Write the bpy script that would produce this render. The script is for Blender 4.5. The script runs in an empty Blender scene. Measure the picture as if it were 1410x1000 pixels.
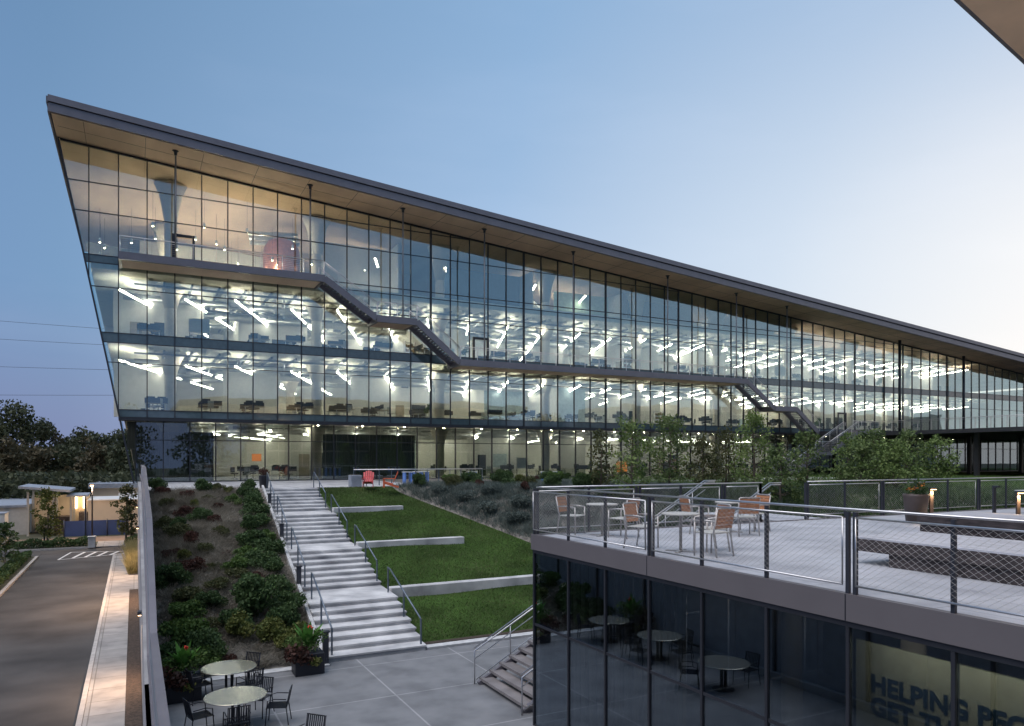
import bpy, math, random
import numpy as np
from mathutils import Vector, Matrix
R = math.radians
S = bpy.context.scene
C = S.collection
rnd = random.Random(11)
nrs = np.random.RandomState(5)

# ------------------------------------------------------------------ helpers
class MB:
    """collects boxes, bars, tubes and prisms; build() links them as ONE mesh object"""
    def __init__(s):
        s.v = []; s.f = []; s.m = []; s.sm = []
        s.mi = 0
    def add(s, vs, fs, smooth=False):
        b = len(s.v)
        s.v += [tuple(p) for p in vs]
        for f in fs:
            s.f.append(tuple(i + b for i in f)); s.m.append(s.mi); s.sm.append(smooth)
        return s
    def box(s, x0, x1, y0, y1, z0, z1):
        if x0 > x1: x0, x1 = x1, x0
        if y0 > y1: y0, y1 = y1, y0
        if z0 > z1: z0, z1 = z1, z0
        vs = [(x0,y0,z0),(x1,y0,z0),(x1,y1,z0),(x0,y1,z0),(x0,y0,z1),(x1,y0,z1),(x1,y1,z1),(x0,y1,z1)]
        return s.add(vs, [(0,3,2,1),(4,5,6,7),(0,1,5,4),(1,2,6,5),(2,3,7,6),(3,0,4,7)])
    def hexa(s, vs):
        return s.add(vs, [(0,3,2,1),(4,5,6,7),(0,1,5,4),(1,2,6,5),(2,3,7,6),(3,0,4,7)])
    def bar(s, a, b, w, h, up=(0,0,1)):
        a = Vector(a); b = Vector(b); d = (b - a).normalized(); up = Vector(up)
        if abs(d.dot(up)) > .99: up = Vector((0,1,0))
        r = d.cross(up).normalized(); u = r.cross(d).normalized()
        o = [(-w/2,-h/2),(w/2,-h/2),(w/2,h/2),(-w/2,h/2)]
        vs = [a + r*x + u*y for x, y in o] + [b + r*x + u*y for x, y in o]
        return s.add(vs, [(0,1,2,3),(7,6,5,4),(0,4,5,1),(1,5,6,2),(2,6,7,3),(3,7,4,0)])
    def tube(s, pts, r, n=8, cap=True):
        pts = [Vector(p) for p in pts]
        rr = r if isinstance(r, (list, tuple)) else [r]*len(pts)
        rings = []; vs = []; fs = []
        ref = None
        for i, p in enumerate(pts):
            d = (pts[min(i+1, len(pts)-1)] - pts[max(i-1, 0)]).normalized()
            if ref is None:
                ref = Vector((0,0,1)) if abs(d.z) < .9 else Vector((1,0,0))
            a = d.cross(ref).normalized(); b = a.cross(d).normalized(); ref = b
            for k in range(n):
                t = 2*math.pi*k/n
                vs.append(p + a*math.cos(t)*rr[i] + b*math.sin(t)*rr[i])
        for i in range(len(pts)-1):
            for k in range(n):
                k2 = (k+1) % n
                fs.append((i*n+k, (i+1)*n+k, (i+1)*n+k2, i*n+k2))
        s.add(vs, fs, True)
        if cap:
            b0 = len(s.v) - len(vs)
            s.f.append(tuple(b0 + k for k in range(n))); s.m.append(s.mi); s.sm.append(False)
            s.f.append(tuple(b0 + (len(pts)-1)*n + n-1-k for k in range(n))); s.m.append(s.mi); s.sm.append(False)
        return s
    def lathe(s, prof, c=(0,0,0), n=20):
        vs = []; fs = []
        for r, z in prof:
            for k in range(n):
                t = 2*math.pi*k/n
                vs.append((c[0]+r*math.cos(t), c[1]+r*math.sin(t), c[2]+z))
        for i in range(len(prof)-1):
            for k in range(n):
                k2 = (k+1) % n
                fs.append((i*n+k, i*n+k2, (i+1)*n+k2, (i+1)*n+k))
        s.add(vs, fs, True)
        b0 = len(s.v) - len(vs)
        s.f.append(tuple(b0 + n-1-k for k in range(n))); s.m.append(s.mi); s.sm.append(False)
        s.f.append(tuple(b0 + (len(prof)-1)*n + k for k in range(n))); s.m.append(s.mi); s.sm.append(False)
        return s
    def prism(s, poly, axis, a, b):
        """poly: 2D points; axis 'y': (x,z) extruded along y, 'x': (y,z) along x, 'z': (x,y) along z"""
        def P(p, t):
            return {'y': (p[0], t, p[1]), 'x': (t, p[0], p[1]), 'z': (p[0], p[1], t)}[axis]
        n = len(poly)
        vs = [P(p, a) for p in poly] + [P(p, b) for p in poly]
        fs = [tuple(range(n))[::-1], tuple(range(n, 2*n))] + [(i, (i+1) % n, n+(i+1) % n, n+i) for i in range(n)]
        return s.add(vs, fs)
    def build(s, name, mats, parent=None, world=False, bevel=0):
        me = bpy.data.meshes.new(name)
        off = Vector((0,0,0))
        if world and parent is not None:
            p = parent
            while p is not None:
                off += p.location; p = p.parent
        vs = [(v[0]-off.x, v[1]-off.y, v[2]-off.z) for v in s.v]
        me.from_pydata(vs, [], s.f)
        if not isinstance(mats, (list, tuple)): mats = [mats]
        for m in mats: me.materials.append(m)
        me.polygons.foreach_set('material_index', s.m)
        me.polygons.foreach_set('use_smooth', s.sm)
        me.update()
        import bmesh
        bm = bmesh.new(); bm.from_mesh(me); bmesh.ops.recalc_face_normals(bm, faces=bm.faces)
        if bevel:
            es = [e for e in bm.edges if len(e.link_faces) == 2 and e.calc_face_angle(0) > .6]
            bmesh.ops.bevel(bm, geom=es, offset=bevel, segments=1, affect='EDGES', clamp_overlap=True)
        bm.to_mesh(me); bm.free()
        o = bpy.data.objects.new(name, me); C.objects.link(o)
        if parent is not None: o.parent = parent
        return o

def npmesh(name, verts, faces_n, mat, parent=None, mi=None, mats=None):
    """verts (N*k,3) with consecutive k-gons"""
    k = faces_n
    verts = np.asarray(verts, dtype=np.float32).reshape(-1, 3)
    nv = len(verts); nf = nv // k
    me = bpy.data.meshes.new(name)
    me.vertices.add(nv); me.vertices.foreach_set('co', verts.ravel())
    me.loops.add(nv); me.loops.foreach_set('vertex_index', np.arange(nv, dtype=np.int32))
    me.polygons.add(nf)
    me.polygons.foreach_set('loop_start', np.arange(0, nv, k, dtype=np.int32))
    me.polygons.foreach_set('loop_total', np.full(nf, k, dtype=np.int32))
    for m in (mats or [mat]): me.materials.append(m)
    if mi is not None: me.polygons.foreach_set('material_index', np.asarray(mi, dtype=np.int32))
    me.update(calc_edges=True)
    o = bpy.data.objects.new(name, me); C.objects.link(o)
    if parent is not None: o.parent = parent
    return o

def tag(o, label=None, cat=None, group=None, kind=None):
    if label: o['label'] = label
    if cat: o['category'] = cat
    if group: o['group'] = group
    if kind: o['kind'] = kind
    return o
def thing(name, label, cat, loc=(0,0,0), rz=0, group=None):
    o = bpy.data.objects.new(name, None); C.objects.link(o)
    o.empty_display_size = .2
    o.location = loc; o.rotation_euler = (0,0,rz)
    return tag(o, label, cat, group)
def dup(root, loc, rz=0, label=None, group=None, sc=None):
    r = root.copy(); C.objects.link(r); r.location = loc; r.rotation_euler = (0,0,rz)
    if sc: r.scale = (sc, sc, sc) if not isinstance(sc, (tuple, list)) else sc
    if label: r['label'] = label
    if group: r['group'] = group
    for ch in list(root.children):
        c = ch.copy(); C.objects.link(c); c.parent = r
        for g in list(ch.children):
            d = g.copy(); C.objects.link(d); d.parent = c
    return r
def struct(name, mb, m):
    o = mb.build(name, m); o['kind'] = 'structure'; return o

# ------------------------------------------------------------------ materials
def new(name):
    m = bpy.data.materials.new(name); m.use_nodes = True
    nt = m.node_tree; nt.nodes.clear()
    out = nt.nodes.new('ShaderNodeOutputMaterial')
    return m, nt, out
def N(nt, t, **kw):
    n = nt.nodes.new(t)
    for k, v in kw.items():
        if k in n.inputs: n.inputs[k].default_value = v
        else: setattr(n, k, v)
    return n
def ramp(nt, fac, stops):
    r = nt.nodes.new('ShaderNodeValToRGB')
    e = r.color_ramp.elements
    while len(e) < len(stops): e.new(.5)
    for i, (p, c) in enumerate(stops):
        e[i].position = p; e[i].color = (*c, 1)
    nt.links.new(fac, r.inputs[0]); return r.outputs[0]
def mat(name, col, rough=.6, metal=0, var=.12, scale=3., bump=0., bscale=30., spec=.5, detail=4., stretch=None, col2=None, coord='Object'):
    m, nt, out = new(name)
    b = nt.nodes.new('ShaderNodeBsdfPrincipled')
    b.inputs['Roughness'].default_value = rough; b.inputs['Metallic'].default_value = metal
    b.inputs['Specular IOR Level'].default_value = spec
    tc = nt.nodes.new('ShaderNodeTexCoord'); src = tc.outputs[coord]
    if stretch:
        mp = nt.nodes.new('ShaderNodeMapping'); mp.inputs['Scale'].default_value = stretch
        nt.links.new(src, mp.inputs[0]); src = mp.outputs[0]
    nz = N(nt, 'ShaderNodeTexNoise', Scale=scale, Detail=detail); nt.links.new(src, nz.inputs['Vector'])
    c1 = tuple(max(0, c*(1-var)) for c in col); c2 = tuple(c*(1+var) for c in (col2 or col))
    nt.links.new(ramp(nt, nz.outputs['Fac'], [(.3, c1), (.7, c2)]), b.inputs['Base Color'])
    if bump:
        n2 = N(nt, 'ShaderNodeTexNoise', Scale=bscale, Detail=5.); nt.links.new(src, n2.inputs['Vector'])
        bp = N(nt, 'ShaderNodeBump', Strength=bump, Distance=.02); nt.links.new(n2.outputs['Fac'], bp.inputs['Height'])
        nt.links.new(bp.outputs[0], b.inputs['Normal'])
    nt.links.new(b.outputs[0], out.inputs[0])
    return m
def emis(name, col, st):
    m, nt, out = new(name)
    e = nt.nodes.new('ShaderNodeEmission'); e.inputs[0].default_value = (*col, 1); e.inputs[1].default_value = st
    nt.links.new(e.outputs[0], out.inputs[0]); return m
def glassmat(name, tint, base, gcol=(1,1,1), power=4., wob=.0, rough=0.0, pane=None):
    m, nt, out = new(name)
    t = nt.nodes.new('ShaderNodeBsdfTransparent'); t.inputs[0].default_value = (*tint, 1)
    g = nt.nodes.new('ShaderNodeBsdfGlossy'); g.inputs[0].default_value = (*gcol, 1); g.inputs['Roughness'].default_value = rough
    lw = nt.nodes.new('ShaderNodeLayerWeight'); lw.inputs[0].default_value = .5
    pw = N(nt, 'ShaderNodeMath', operation='POWER'); nt.links.new(lw.outputs['Facing'], pw.inputs[0]); pw.inputs[1].default_value = power
    ma = N(nt, 'ShaderNodeMath', operation='MULTIPLY_ADD'); nt.links.new(pw.outputs[0], ma.inputs[0])
    ma.inputs[1].default_value = 1-base; ma.inputs[2].default_value = base
    mx = nt.nodes.new('ShaderNodeMixShader')
    nt.links.new(ma.outputs[0], mx.inputs[0]); nt.links.new(t.outputs[0], mx.inputs[1]); nt.links.new(g.outputs[0], mx.inputs[2])
    if wob:
        tc = nt.nodes.new('ShaderNodeTexCoord')
        nz = N(nt, 'ShaderNodeTexNoise', Scale=.45, Detail=1.); nt.links.new(tc.outputs['Object'], nz.inputs['Vector'])
        bp = N(nt, 'ShaderNodeBump', Strength=wob, Distance=.05); nt.links.new(nz.outputs['Fac'], bp.inputs['Height'])
        nt.links.new(bp.outputs[0], g.inputs['Normal'])
    nt.links.new(mx.outputs[0], out.inputs[0]); return m
def leafmat(name, cols, rough=.6, trans=.25, scale=.8):
    """per-leaf colour from random-per-island plus clump noise"""
    m, nt, out = new(name)
    b = nt.nodes.new('ShaderNodeBsdfPrincipled'); b.inputs['Roughness'].default_value = rough
    b.inputs['Specular IOR Level'].default_value = .25
    geo = nt.nodes.new('ShaderNodeNewGeometry')
    tc = nt.nodes.new('ShaderNodeTexCoord')
    nz = N(nt, 'ShaderNodeTexNoise', Scale=scale, Detail=2.); nt.links.new(tc.outputs['Object'], nz.inputs['Vector'])
    a = N(nt, 'ShaderNodeMath', operation='MULTIPLY_ADD'); nt.links.new(geo.outputs['Random Per Island'], a.inputs[0])
    a.inputs[1].default_value = .5; 
    c = N(nt, 'ShaderNodeMath', operation='MULTIPLY_ADD'); nt.links.new(nz.outputs['Fac'], c.inputs[0]); c.inputs[1].default_value = 1.4; c.inputs[2].default_value = -.45
    nt.links.new(c.outputs[0], a.inputs[2])
    n = len(cols)
    col = ramp(nt, a.outputs[0], [(.05+.9*i/(n-1), cc) for i, cc in enumerate(cols)])
    nt.links.new(col, b.inputs['Base Color'])
    tr = nt.nodes.new('ShaderNodeBsdfTranslucent'); nt.links.new(col, tr.inputs[0])
    mx = nt.nodes.new('ShaderNodeMixShader'); mx.inputs[0].default_value = trans
    nt.links.new(b.outputs[0], mx.inputs[1]); nt.links.new(tr.outputs[0], mx.inputs[2])
    nt.links.new(mx.outputs[0], out.inputs[0]); return m
def pavemat(name, col, jcol, sx, sy, jw=.012, rough=.75, rot=0, stag=0., var=.12, spec=.3):
    """stone paving with joints laid in metres (object x, y)"""
    m, nt, out = new(name)
    b = nt.nodes.new('ShaderNodeBsdfPrincipled'); b.inputs['Roughness'].default_value = rough; b.inputs['Specular IOR Level'].default_value = spec
    tc = nt.nodes.new('ShaderNodeTexCoord')
    mp = nt.nodes.new('ShaderNodeMapping'); mp.inputs['Rotation'].default_value = (0,0,rot)
    nt.links.new(tc.outputs['Object'], mp.inputs[0])
    br = nt.nodes.new('ShaderNodeTexBrick'); br.offset = stag
    br.inputs['Scale'].default_value = 1; br.inputs['Brick Width'].default_value = sx; br.inputs['Row Height'].default_value = sy
    br.inputs['Mortar Size'].default_value = jw; br.inputs['Mortar Smooth'].default_value = .1; br.inputs['Bias'].default_value = 0
    br.inputs['Color1'].default_value = (*[c*(1-var) for c in col], 1); br.inputs['Color2'].default_value = (*[c*(1+var) for c in col], 1)
    br.inputs['Mortar'].default_value = (*jcol, 1)
    nt.links.new(mp.outputs[0], br.inputs['Vector'])
    nz = N(nt, 'ShaderNodeTexNoise', Scale=1.1, Detail=7.); nt.links.new(tc.outputs['Object'], nz.inputs['Vector'])
    mul = nt.nodes.new('ShaderNodeMix'); mul.data_type = 'RGBA'; mul.blend_type = 'MULTIPLY'; mul.inputs[0].default_value = 1
    nt.links.new(br.outputs['Color'], mul.inputs[6])
    nt.links.new(ramp(nt, nz.outputs['Fac'], [(.28, (.64,.64,.65)), (.5,(.92,.92,.92)), (.72, (1.12,1.11,1.10))]), mul.inputs[7])
    nt.links.new(mul.outputs[2], b.inputs['Base Color'])
    n2 = N(nt, 'ShaderNodeTexNoise', Scale=40., Detail=4.); nt.links.new(tc.outputs['Object'], n2.inputs['Vector'])
    ad = N(nt, 'ShaderNodeMath', operation='MULTIPLY_ADD'); nt.links.new(br.outputs['Fac'], ad.inputs[0]); ad.inputs[1].default_value = -1.5
    nt.links.new(n2.outputs['Fac'], ad.inputs[2])
    bp = N(nt, 'ShaderNodeBump', Strength=.25, Distance=.01); nt.links.new(ad.outputs[0], bp.inputs['Height'])
    nt.links.new(bp.outputs[0], b.inputs['Normal'])
    nt.links.new(b.outputs[0], out.inputs[0]); return m

M = {}
M['dark_frame'] = mat('dark_frame', (.035,.037,.045), .45, .3, .1)
M['fascia'] = mat('fascia', (.165,.155,.175), .45, .3, .08, 1.5)
M['soffit'] = mat('soffit', (.60,.45,.34), .75, 0, .22, .35, stretch=(1,.35,1), bump=.05)
M['slab'] = mat('slab', (.70,.69,.60), .8, 0, .08)
M['inner_floor'] = mat('inner_floor', (.30,.29,.27), .6, 0, .1)
M['white_wall'] = mat('white_wall', (.76,.75,.70), .8, 0, .05)
M['column'] = mat('column', (.76,.70,.60), .7, 0, .06)
M['duct'] = mat('duct', (.65,.66,.66), .35, .8, .1)
M['facade_glass'] = glassmat('facade_glass', (.92,.94,.89), .165, (.68,.88,1.0), 3.3, .10)
M['spandrel'] = mat('spandrel', (.085,.125,.14), .06, 0, .1, spec=.9)
M['dark_glass'] = glassmat('dark_glass', (.72,.75,.71), .125, (.75,.85,.95), 4., .02)
M['pavilion_glass'] = glassmat('pavilion_glass', (.42,.43,.43), .15, (.72,.85,1.0), 3.2, .0)
M['steel'] = mat('steel', (.55,.55,.56), .32, .9, .1)
M['rail_paint'] = mat('rail_paint', (.12,.15,.19), .4, .5, .08)
M['post_dark'] = mat('post_dark', (.05,.055,.07), .45, .4, .08)
M['rods'] = mat('rods', (.22,.225,.24), .4, .6, .05)
M['concrete'] = mat('concrete', (.37,.37,.385), .8, 0, .22, .9, .25, 35, col2=(.56,.555,.55), detail=8.)
M['concrete_edge'] = mat('concrete_edge', (.50,.50,.50), .8, 0, .18, 4, .3, 40)
M['asphalt'] = mat('asphalt', (.048,.046,.045), .85, 0, .5, .35, .6, 45, detail=9.)
M['sidewalk'] = pavemat('sidewalk', (.33,.32,.31), (.2,.19,.18), 1.3, 1.5, .02, .85)
M['kerb'] = mat('kerb', (.42,.40,.38), .8, 0, .15, 3)
M['mulch'] = mat('mulch', (.05,.035,.026), .95, 0, .6, 12, 1., 30, detail=8.)
M['side_tread'] = mat('side_tread', (.19,.175,.175), .8, 0, .25, 2, .2, 40)
M['retaining'] = mat('retaining', (.30,.30,.31), .85, 0, .25, .8, .3, 30, stretch=(1,1,.4))
M['plaza'] = pavemat('plaza', (.20,.205,.215), (.33,.33,.34), 3.1, 3.1, .025, .65, 0, .0, .05)
M['deck_pave'] = pavemat('deck_pave', (.43,.445,.485), (.24,.25,.27), .9, 1.8, .008, .65, 0, .5, .045)
M['path'] = pavemat('path', (.50,.50,.51), (.3,.3,.3), 1.5, 1.5, .02, .75)
M['lawn'] = mat('lawn', (.042,.075,.020), .95, 0, .5, .5, .5, 60, spec=.05, col2=(.04,.075,.018), detail=9.)
M['soil'] = mat('soil', (.18,.165,.145), .95, 0, .45, 2.2, .6, 30, detail=8.)
M['ground'] = mat('ground', (.05,.055,.035), .95, 0, .3, .3)
M['road_far'] = mat('road_far', (.20,.14,.10), .9, 0, .2, .8)
M['pavil_fascia'] = mat('pavil_fascia', (.158,.142,.145), .55, .15, .05, 1.2)
M['text_panel'] = mat('text_panel', (.34,.36,.28), .7, 0, .05)
M['letters'] = mat('letters', (.012,.04,.075), .5)
M['wood'] = mat('wood', (.36,.15,.07), .55, 0, .35, 5, .15, 40, stretch=(1,12,12), col2=(.42,.19,.09), detail=6.)
M['chair_metal'] = mat('chair_metal', (.42,.40,.39), .4, .6, .08)
M['chair_seat'] = mat('chair_seat', (.50,.50,.47), .6, 0, .1)
M['table_stone'] = mat('table_stone', (.45,.44,.41), .5, 0, .2, 8)
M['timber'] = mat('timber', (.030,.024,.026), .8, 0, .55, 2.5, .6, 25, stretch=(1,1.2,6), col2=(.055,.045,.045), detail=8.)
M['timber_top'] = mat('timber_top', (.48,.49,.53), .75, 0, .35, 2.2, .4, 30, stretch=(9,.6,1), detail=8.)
M['black_metal'] = mat('black_metal', (.018,.02,.028), .45, .5, .1)
M['brass_top'] = mat('brass_top', (.66,.63,.52), .17, .78, .08, 2.5)
M['blue_top'] = mat('blue_top', (.06,.16,.42), .4, 0, .1)
M['red_paint'] = mat('red_paint', (.62,.10,.10), .45, 0, .06)
M['orange_paint'] = mat('orange_paint', (.70,.16,.07), .45, 0, .06)
M['pot_brown'] = mat('pot_brown', (.085,.065,.06), .5, 0, .2, 3)
M['pot_black'] = mat('pot_black', (.012,.014,.022), .5, 0, .1)
M['line_paint'] = mat('line_paint', (.72,.72,.70), .7, 0, .15, 6)
M['beige_wall'] = mat('beige_wall', (.55,.47,.36), .8, 0, .08, .6)
M['grey_wall'] = mat('grey_wall', (.42,.42,.40), .8, 0, .08)
M['roof_grey'] = mat('roof_grey', (.28,.31,.36), .6, .3, .12)
M['blue_screen'] = mat('blue_screen', (.018,.045,.15), .7, 0, .18, .8)
M['white_paint'] = mat('white_paint', (.70,.70,.68), .35, 0, .05)
M['bark'] = mat('bark', (.11,.09,.07), .9, 0, .3, 6, .5, 30, stretch=(1,1,.3))
M['bark_pale'] = mat('bark_pale', (.24,.22,.19), .9, 0, .3, 8)
M['strip'] = emis('strip', (1,.95,.84), 30)
M['fill_strip'] = emis('fill_strip', (1,.95,.83), 72)
M['leaf_tree'] = leafmat('leaf_tree', [(.05,.085,.03),(.11,.16,.055),(.21,.27,.10)])
M['leaf_spring'] = leafmat('leaf_spring', [(.07,.115,.035),(.145,.215,.065),(.27,.34,.12)])
M['shade_slats'] = mat('shade_slats', (.15,.15,.14), .9, 0, .5, 5, stretch=(5,5,.15))
M['can_light'] = emis('can_light', (1,.85,.6), 60)
M["warm_lamp"] = emis("warm_lamp", (1,.62,.30), 9)
M['downlight'] = emis('downlight', (1,.80,.50), 120)
M['copper'] = mat('copper', (.48,.20,.13), .3, .7, .2, 2)
M['orange_light'] = emis('orange_light', (1,.32,.10), 1.0)
M['green_wall'] = mat('green_wall', (.48,.62,.48), .8)
M['teal_wall'] = mat('teal_wall', (.42,.52,.56), .8)
M['desk_top'] = mat('desk_top', (.38,.33,.27), .5)
M['monitor'] = mat('monitor', (.03,.035,.045), .35)
M['fabric_dark'] = mat('fabric_dark', (.05,.055,.07), .9)
M['curtain'] = mat('curtain', (.40,.40,.33), .9, 0, .25, 3, stretch=(6,6,.1))
M['darkness_sheet'] = mat('darkness_sheet', (.17,.18,.165), .9, 0, .3, 3, stretch=(4,4,.2))
M['leaf_dark'] = leafmat('leaf_dark', [(.022,.046,.018),(.055,.098,.034),(.11,.165,.06)])
M['leaf_green'] = leafmat('leaf_green', [(.035,.070,.020),(.08,.14,.035),(.15,.22,.06)])
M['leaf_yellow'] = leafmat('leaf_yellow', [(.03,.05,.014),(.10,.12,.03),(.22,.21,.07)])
M['leaf_red'] = leafmat('leaf_red', [(.03,.020,.016),(.075,.034,.026),(.13,.055,.04)])
M['leaf_olive'] = leafmat('leaf_olive', [(.035,.045,.018),(.08,.09,.035),(.14,.14,.06)])
M['leaf_grey'] = leafmat('leaf_grey', [(.05,.07,.065),(.11,.14,.125),(.20,.23,.20)])
M['leaf_autumn'] = leafmat('leaf_autumn', [(.035,.038,.022),(.085,.075,.042),(.15,.11,.06)])
M['leaf_woods'] = leafmat('leaf_woods', [(.028,.036,.022),(.060,.072,.038),(.11,.115,.06)], scale=.25)
M['dry_grass'] = leafmat('dry_grass', [(.10,.092,.07),(.24,.22,.18),(.44,.41,.35)], scale=.6, trans=.1)
M['lawn_blade'] = leafmat('lawn_blade', [(.022,.040,.010),(.050,.082,.022),(.085,.115,.036),(.14,.15,.07)], scale=.35, trans=.15)
M['tall_grass'] = leafmat('tall_grass', [(.20,.19,.07),(.42,.36,.16),(.6,.5,.26)], scale=2)
M['flower_red'] = mat('flower_red', (.75,.07,.04), .6)
M['flower_orange'] = leafmat('flower_orange', [(.35,.10,.03),(.75,.25,.05),(.9,.45,.10)], scale=3)
M['stem'] = mat('stem', (.05,.06,.025), .8)
M['wire'] = mat('wire', (.60,.59,.57), .4, .7, .02)
M['cable'] = mat('cable', (.02,.02,.025), .7)

M['canopy_soffit'] = mat('canopy_soffit', (.78,.56,.38), .75, 0, .2, .5)
M['canna'] = leafmat('canna', [(.03,.09,.02),(.07,.19,.03),(.13,.30,.06)], trans=.35)
# ------------------------------------------------------------------ foliage
def leafquads(cent, size, tilt=1.0, asp=.55):
    n = len(cent)
    a = nrs.normal(size=(n,3)); a[:,2] *= tilt; a /= np.linalg.norm(a,axis=1)[:,None]
    b = nrs.normal(size=(n,3)); b -= a*np.sum(a*b,axis=1)[:,None]; b /= np.linalg.norm(b,axis=1)[:,None]
    s = size*(.6+.8*nrs.rand(n))[:,None]
    q = np.stack([cent - a*s, cent + b*s*asp, cent + a*s, cent - b*s*asp], axis=1)
    return q
def cloud(clumps, per, sig):
    """clumps (n,4): x,y,z,r"""
    out = []
    for x, y, z, r in clumps:
        n = max(4, int(per*r*r))
        d = nrs.normal(size=(n,3)); d /= np.linalg.norm(d,axis=1)[:,None]
        rad = r*(1 - sig*nrs.rand(n)**1.5)
        out.append(np.array([x,y,z]) + d*rad[:,None]*np.array([1,1,.75]))
    return np.concatenate(out)
def blades(px, py, pz, h, w, lean=.5, dirv=None):
    n = len(px)
    t = nrs.rand(n)*2*math.pi
    hh = h*(.5+.9*nrs.rand(n))
    wx = np.cos(t)*w; wy = np.sin(t)*w
    l = nrs.normal(size=(n,2))*lean
    if dirv is not None: l += np.array(dirv)
    base = np.stack([px,py,pz],1)
    a = base + np.stack([wx,wy,0*wx],1); b = base - np.stack([wx,wy,0*wx],1)
    tip = base + np.stack([l[:,0]*hh, l[:,1]*hh, hh],1)
    return np.stack([a,b,tip],1)
def make_tree(name, label, loc, H, crown_r, leaf, bark='bark', per=55, lsize=.09, base=.32, nl=16, cat='tree', group=None, seed=0, conic=.5, sm=.55):
    rr = random.Random(seed)
    t = thing(name, label, cat, loc, 0, group)
    mb = MB(); clumps = []
    bend = [(rr.uniform(-.1,.1)*i*H*.06, rr.uniform(-.1,.1)*i*H*.06, H*i/6) for i in range(6)]
    r0 = H*.017+.012
    mb.tube(bend, [r0*(1-.15*i) for i in range(6)], 7)
    for i in range(nl):
        f = base + (1-base)*(i+.5)/nl*.95
        z = H*f
        # crown half width at that height
        cw = crown_r*(math.sin(math.pi*min(1, max(.02, (f-base*.8)/(1.03-base*.8)))**(.6+.1*conic)))**.7*(1-.35*conic*f)
        ang = i*2.4 + rr.uniform(-.5,.5)
        ln = cw*rr.uniform(.55,1.0)
        k = min(5, int(f*6)); p0 = Vector(bend[k])
        p0.z = max(p0.z*.9, z-ln*.45)
        p2 = Vector((math.cos(ang)*ln, math.sin(ang)*ln, z))
        p1 = p0.lerp(p2, .5) + Vector((0,0,-ln*.05))
        mb.tube([p0, p1, p2], [r0*.38, r0*.25, r0*.1], 5, False)
        for q in range(3):
            c = p1.lerp(p2, q/2+rr.uniform(-.1,.25)) + Vector((rr.gauss(0,.14),rr.gauss(0,.14),rr.gauss(0,.10)))*crown_r
            clumps.append((c.x, c.y, c.z, crown_r*rr.uniform(.16,.34)))
    clumps.append((bend[5][0], bend[5][1], H*.93, crown_r*.22)); clumps.append((bend[5][0], bend[5][1], H*.86, crown_r*.3))
    mb.build('trunk', M[bark], t)
    c = cloud(clumps, per/(lsize*lsize)*.065, sm)
    npmesh('crown', leafquads(c, lsize), 4, M[leaf], t)
    return t
def make_shrub(name, label, loc, r, h, leaf, nq=900, lsize=.06, cat='shrub', group=None, seed=0):
    rr = random.Random(seed)
    t = thing(name, label, cat, loc, 0, group)
    mb = MB(); cl = []
    for i in range(9):
        a = rr.uniform(0, 6.28); d = r*rr.uniform(.1,.72); z = h*rr.uniform(.35,.82)
        mb.tube([(0,0,-.05),(math.cos(a)*d*.5,math.sin(a)*d*.5,z*.6),(math.cos(a)*d,math.sin(a)*d,z)], [.018,.012,.005], 4, False)
        cl.append((math.cos(a)*d, math.sin(a)*d, z, r*rr.uniform(.28,.46)))
    cl.append((0,0,h*.6,r*.5))
    mb.build('stems', M['stem'], t)
    c = cloud(cl, 1, .6)
    tot = sum(q[3]**2 for q in cl)
    c = cloud(cl, nq/tot, .6)
    c[:,2] = np.maximum(c[:,2], .0)
    npmesh('foliage', leafquads(c, lsize), 4, M[leaf], t)
    return t
# ------------------------------------------------------------------ terrain
PZ = -4.5      # plaza level
RZ = -6.6      # road level
def sL(y): return 5.3 + (y-22.6)*.072       # left edge of the great stair
def sR(y): return 8.55 + (y-22.6)*.065
def border(y): return 15.6 + (41.4-y)*.284 if y < 44 else 14.86
def zl(y):                                   # slope surface
    t = (y-22.9)/(45.5-22.9)
    t = max(0, min(1, t))
    return PZ + 4.5*t
def zbank(x, y):
    return min(0.0, zl(y) + .42*max(0, x-border(y)) )
def bumpy(x, y, a=.06):
    return a*(math.sin(x*1.3+y*.7)+math.sin(x*.45-y*.9+1.3)+.5*math.sin(x*2.9+y*2.1))
def patch(name, Lf, Rf, y0, y1, nx, ny, zf, m, thick=.0, kind='structure', px=1.0):
    vs = []; fs = []
    for j in range(ny+1):
        y = y0 + (y1-y0)*j/ny
        l, r = Lf(y), Rf(y)
        for i in range(nx+1):
            x = l + (r-l)*(i/nx)**px
            vs.append((x, y, zf(x, y)))
    for j in range(ny):
        for i in range(nx):
            a = j*(nx+1)+i
            fs.append((a, a+1, a+nx+2, a+nx+1))
    me = bpy.data.meshes.new(name); me.from_pydata(vs, [], fs); me.materials.append(m)
    me.polygons.foreach_set('use_smooth', [True]*len(fs)); me.update()
    o = bpy.data.objects.new(name, me); C.objects.link(o); o['kind'] = kind
    return o
struct('ground', MB().add([(-1500,-600,RZ-.05),(2000,-600,RZ-.05),(2000,2500,RZ-.05),(-1500,2500,RZ-.05)], [(0,1,2,3)]), M['ground'])
zleft = lambda x, y: zl(y) + bumpy(x, y, .05)*min(1, max(0,(y-22.6)/2))*min(1, max(0,(45-y)/2)) + .25*math.sin(math.pi*min(1,max(0,(x-.6)/5.2)))*min(1, max(0,(y-22.6)/4))*min(1, max(0,(45-y)/4))
patch('planted_bank', lambda y: .6, sL, 22.5, 45.8, 22, 70, zleft, M['soil'])
zlawn = lambda x, y: zl(y) + .04*math.sin(x*.9+y*.5)*min(1, max(0,(y-23.2)/2))*min(1, max(0,(44-y)/2))
patch('lawn', sR, border, 23.0, 45.8, 30, 70, zlawn, M['lawn'])
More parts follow.
